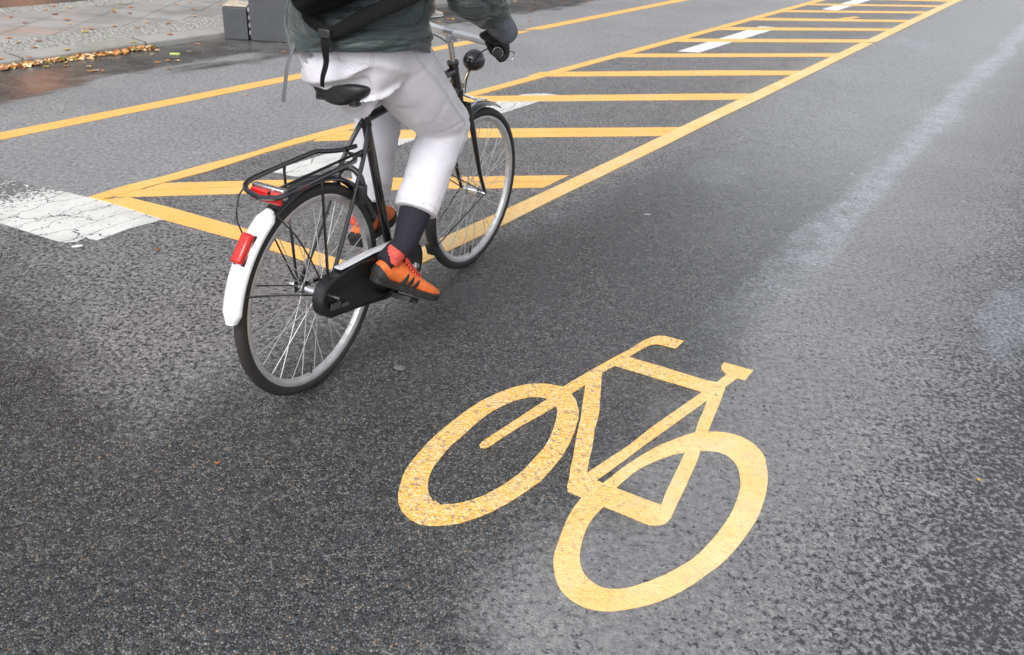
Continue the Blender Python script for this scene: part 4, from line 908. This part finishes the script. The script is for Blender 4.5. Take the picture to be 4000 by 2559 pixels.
for v in jo.data.vertices:                            # the hem rides up on the right
    if v.co.z < 1.16 and abs(v.co.y) < .26: v.co.z += -.15*v.co.y*min(1, (1.16-v.co.z)/.10)
# gloves: palm, four fingers round the grip, thumb under it
def glove(s):
    A = Vector((.740, -.248, 1.032) if s < 0 else (.785, .298, 1.034)); B = Vector((.660, -.287, 1.034) if s < 0 else (.70, .317, 1.030)); a = (B-A).normalized(); up_ = Vector((0, 0, 1)); fw_ = Vector((-a.y*s*-1, a.x*s*-1, 0))
    fw_ = Vector((abs(a.y), -a.x*0-0, 0)); fw_ = up_.cross(a); 
    if fw_.x < 0: fw_ = -fw_
    g = MB()
    lens = [.9, 1.0, .96, .82]
    for i in range(4):
        c = A.lerp(B, (i+.0)/3.0); Lf = lens[i]; pts = []
        r0 = .0275
        for j, (an, rr_) in enumerate([(115, 1.05), (80, 1.12), (45, 1.10), (5, 1.02), (-35, .98), (-75*Lf, .95), (-105*Lf, .92)]):
            t_ = R(an); pts.append(tuple(c+fw_*(r0*rr_*math.cos(t_))+up_*(r0*rr_*math.sin(t_)))+((.0115 if j < 3 else .0105 if j < 5 else .0092),))
        g.stube(pts, .01, seg=10, n=3)
    # palm: from the knuckles back to the wrist
    mid = A.lerp(B, .48); W_ = WRR if s < 0 else WRL
    Pm = [tuple(mid+fw_*.012+up_*.030)+(.043, .0125), tuple(mid-fw_*.018+up_*.033)+(.044, .0165), tuple((mid-fw_*.042+up_*.034).lerp(W_, .30))+(.040, .018), tuple((mid-fw_*.05+up_*.04).lerp(W_, .75))+(.031, .022), tuple(W_)+(.029, .025)]
    g.stube(Pm, .03, seg=18, up=(0, 0, 1), n=4)
    # thumb leaves the inner side of the palm and closes below the grip
    inn = A-a*.016
    g.stube([tuple(mid-fw_*.035+up_*.022-a*.028)+(.015,), tuple(inn-fw_*.030+up_*.004)+(.0135,), tuple(inn-fw_*.018-up_*.020)+(.0120,), tuple(inn+fw_*.006-up_*.028+a*.004)+(.0108,), tuple(inn+fw_*.022-up_*.024+a*.008)+(.0095,)], .012, seg=10, n=3)
    blob(g, 'glove', M['glove'], person, .0028, 3, lambda co, n: .0012*noise.noise(co*90))
    E_ = ELR if s < 0 else ELL
    c = MB(); c.stube([Vt(W_.lerp(E_, -.14), .034), Vt(W_, .040), Vt(W_.lerp(E_, .18), .044), Vt(W_.lerp(E_, .30), .040)], .04, seg=18); c.build('glove_cuff', M['cuff'], person)
glove(-1); glove(1)

# ---- backpack
bp = empty('backpack', (BX, BY, 0), BRZ)
tag(bp, 'black backpack worn by the cyclist, its straps hanging down over the jacket', 'backpack')
M['cordura'] = plain('black_webbing', (.006, .006, .007), .8, var=.25, scale=60, bump=.0015, bscale=250, spec=.2)
g = MB(); g.stube([(.035, -.065, 1.215, .085, .030), (.055, -.055, 1.245, .120, .060), (.085, -.045, 1.32, .140, .075), (.125, -.03, 1.42, .140, .078), (.165, -.02, 1.52, .125, .070), (.195, -.01, 1.60, .085, .045)], .1, seg=26, up=(1, 0, 0))
blob(g, 'bag', M['cordura'], bp, .008, 3, lambda co, n: .004*noise.noise(co*14))
for s in (-1, 1):
    g = MB(); g.stube([(.20, s*.09, 1.53, .026, .005), (.30, s*.105, 1.585, .028, .006), (.42, s*.11, 1.575, .028, .006), (.535, s*.115, 1.47, .026, .005), (.50, s*.165, 1.34, .018, .004), (.36, s*.225, 1.26, .012, .003), (.16, s*.16, 1.23, .012, .003)], .02, seg=10, up=(0, 0, 1) if False else (0, s, 0)); g.build('shoulder_strap', M['cordura'], bp)
g = MB(); g.stube([(.140, .035, 1.215, .026, .005), (.083, .035, 1.178, .022, .005), (.065, -.02, 1.150, .016, .006), (.062, -.055, 1.138, .016, .006), (.070, -.10, 1.158, .019, .006), (.095, -.165, 1.198, .022, .005), (.17, -.226, 1.235, .020, .005), (.27, -.262, 1.275, .022, .005), (.38, -.235, 1.33, .020, .005)], .02, seg=10, up=(-1, 0, 0)); g.build('waist_strap', M['cordura'], bp)
g = MB(); g.box((.052, -.048, 1.138), (.014, .040, .026)); g.build('buckle', M['blackp'], bp, bevel=.004)
g = MB(); g.stube([(.052, -.050, 1.135, .016, .0025), (.046, -.052, 1.10, .013, .0022), (.050, -.050, 1.06, .0095, .002), (.045, -.040, 1.02, .008, .002), (.052, -.032, .992, .0075, .0018)], .01, seg=8, up=(-1, 0, 0)); g.build('hanging_strap', M['cordura'], bp)
M['webgrey'] = plain('grey_webbing', (.10, .10, .11), .7)
g = MB(); g.stube([(.13, .11, 1.10, .007, .0016), (.070, .100, 1.03, .007, .0016), (.055, .100, .985, .007, .0016), (.045, .105, .925, .007, .0016)], .01, seg=8, up=(-1, 0, 0)); g.build('hanging_strap', M['webgrey'], bp)

# ================================================================= pedestrian in the background
p0 = G(1692, 66); ped = empty('person', (p0.x, p0.y, 0), math.atan2(G(1735, 60).y-p0.y, G(1735, 60).x-p0.x))
tag(ped, 'pedestrian in khaki trousers and pale shoes standing beyond the handlebar, only the feet in view', 'person')
M['khaki'] = plain('khaki_cotton', (.34, .28, .21), .85, var=.25, scale=9, bump=.006, bscale=25)
M['shoepale'] = plain('pale_shoe', (.66, .62, .56), .6, var=.1)
M['coat'] = plain('navy_coat', (.03, .035, .05), .8, var=.2)
b = MB()
b.stube([(-.02, 0, .92, .13, .10), (-.02, 0, 1.05, .14, .10), (-.01, 0, 1.25, .14, .10), (0, 0, 1.42, .16, .10), (0, 0, 1.49, .10, .07), (0, 0, 1.55, .052, .052), (.01, 0, 1.62, .05, .05)], .1, seg=18, up=(1, 0, 0))
b.ball((.02, 0, 1.69), (.095, .075, .11), None, 20, 14); b.stube([(.105, 0, 1.70, .008), (.125, 0, 1.675, .011), (.115, 0, 1.665, .01)], .01, seg=8)
for s in (-1, 1):
    b.ball((.01, s*.077, 1.69), (.016, .008, .028))
    b.stube([(0, s*.12, 1.42, .05), (-.01, s*.2, 1.40, .05), (-.03, s*.24, 1.15, .04), (.02, s*.24, .92, .028), (.03, s*.24, .86, .03)], .04, seg=12)
    for k in range(4): b.stube([(.03+(k-1.5)*.018, s*.24, .85, .010), (.035+(k-1.5)*.02, s*.238, .80, .009), (.04+(k-1.5)*.018, s*.225, .765, .008)], .009, seg=8)
    b.stube([(.05, s*.235, .865, .011), (.075, s*.225, .83, .010), (.08, s*.215, .80, .009)], .01, seg=8)
FT = [(0, -.02, -.12), (0.0, .0, 0)]
fr = (.0, -.09); bk = (-.20, .26)                    # near foot, far foot (x forward, y left)
for (fx, fy) in ((-.06, -.02), (.28, .62)):
    b.stube([(-.02, (-.07 if fy < .3 else .09), .90, .08), (fx*.5, fy*.5, .5, .055), (fx-.02, fy, .10, .036), (fx, fy, .05, .035)], .05, seg=12)
blob(b, 'body', M['skin'], ped, .011, 3)
b = MB(); b.stube([(-.02, 0, 1.06, .16, .13), (-.02, 0, .95, .17, .14), (-.01, .03, .87, .14, .11)], .1, seg=20, up=(1, 0, 0))
for i, (fx, fy) in enumerate(((-.06, -.02), (.28, .62))):
    b.stube([(-.02, (-.06 if i == 0 else .10), .90, .105), (fx*.5-.0, fy*.5, .5, .085), (fx-.035, fy, .18, .074), (fx-.04, fy, .055, .074)], .08, seg=16)
blob(b, 'trousers', M['khaki'], ped, .010, 3, lambda co, n: .008*noise.noise(Vector((co.x*12, co.y*12, co.z*16)))+.004*math.sin(co.z*60+6*noise.noise(co*8))*math.exp(-co.z/.2))
b = MB(); b.stube([(-.02, 0, .86, .19, .15), (-.02, 0, 1.05, .18, .14), (0, 0, 1.3, .18, .13), (0, 0, 1.43, .19, .125), (0, 0, 1.5, .12, .09), (0, 0, 1.54, .07, .07)], .1, seg=22, up=(1, 0, 0))
for s in (-1, 1): b.stube([(0, s*.11, 1.42, .07), (-.01, s*.2, 1.40, .065), (-.03, s*.24, 1.15, .055), (.015, s*.24, .93, .042)], .05, seg=14)
blob(b, 'coat', M['coat'], ped, .011, 3, lambda co, n: .006*noise.noise(co*10))
b = MB(); b.ball((.005, 0, 1.725), (.1, .084, .1), None, 20, 14); b.build('hair', M['hair'], ped)
for fx, fy in ((-.06, -.02), (.28, .62)):
    b = MB(); b.stube([(fx-.10, fy, .045, .030, .030), (fx-.06, fy, .055, .038, .042), (fx+.02, fy, .052, .040, .040), (fx+.10, fy, .038, .046, .026), (fx+.165, fy, .032, .035, .018)], .04, seg=16, up=(0, 0, 1)); o = b.build('shoe', M['shoepale'], ped)
    b = MB(); b.stube([(fx-.11, fy, .011, .032, .010), (fx-.02, fy, .011, .042, .010), (fx+.10, fy, .011, .049, .010), (fx+.175, fy, .013, .034, .010)], .04, seg=16, up=(0, 0, 1)); b.build('sole', M['whitepaint'], o)
    b = MB(); b.ball((fx+.16, fy, .034), (.018, .034, .018)); b.build('toe_cap', M['blackp'], o)
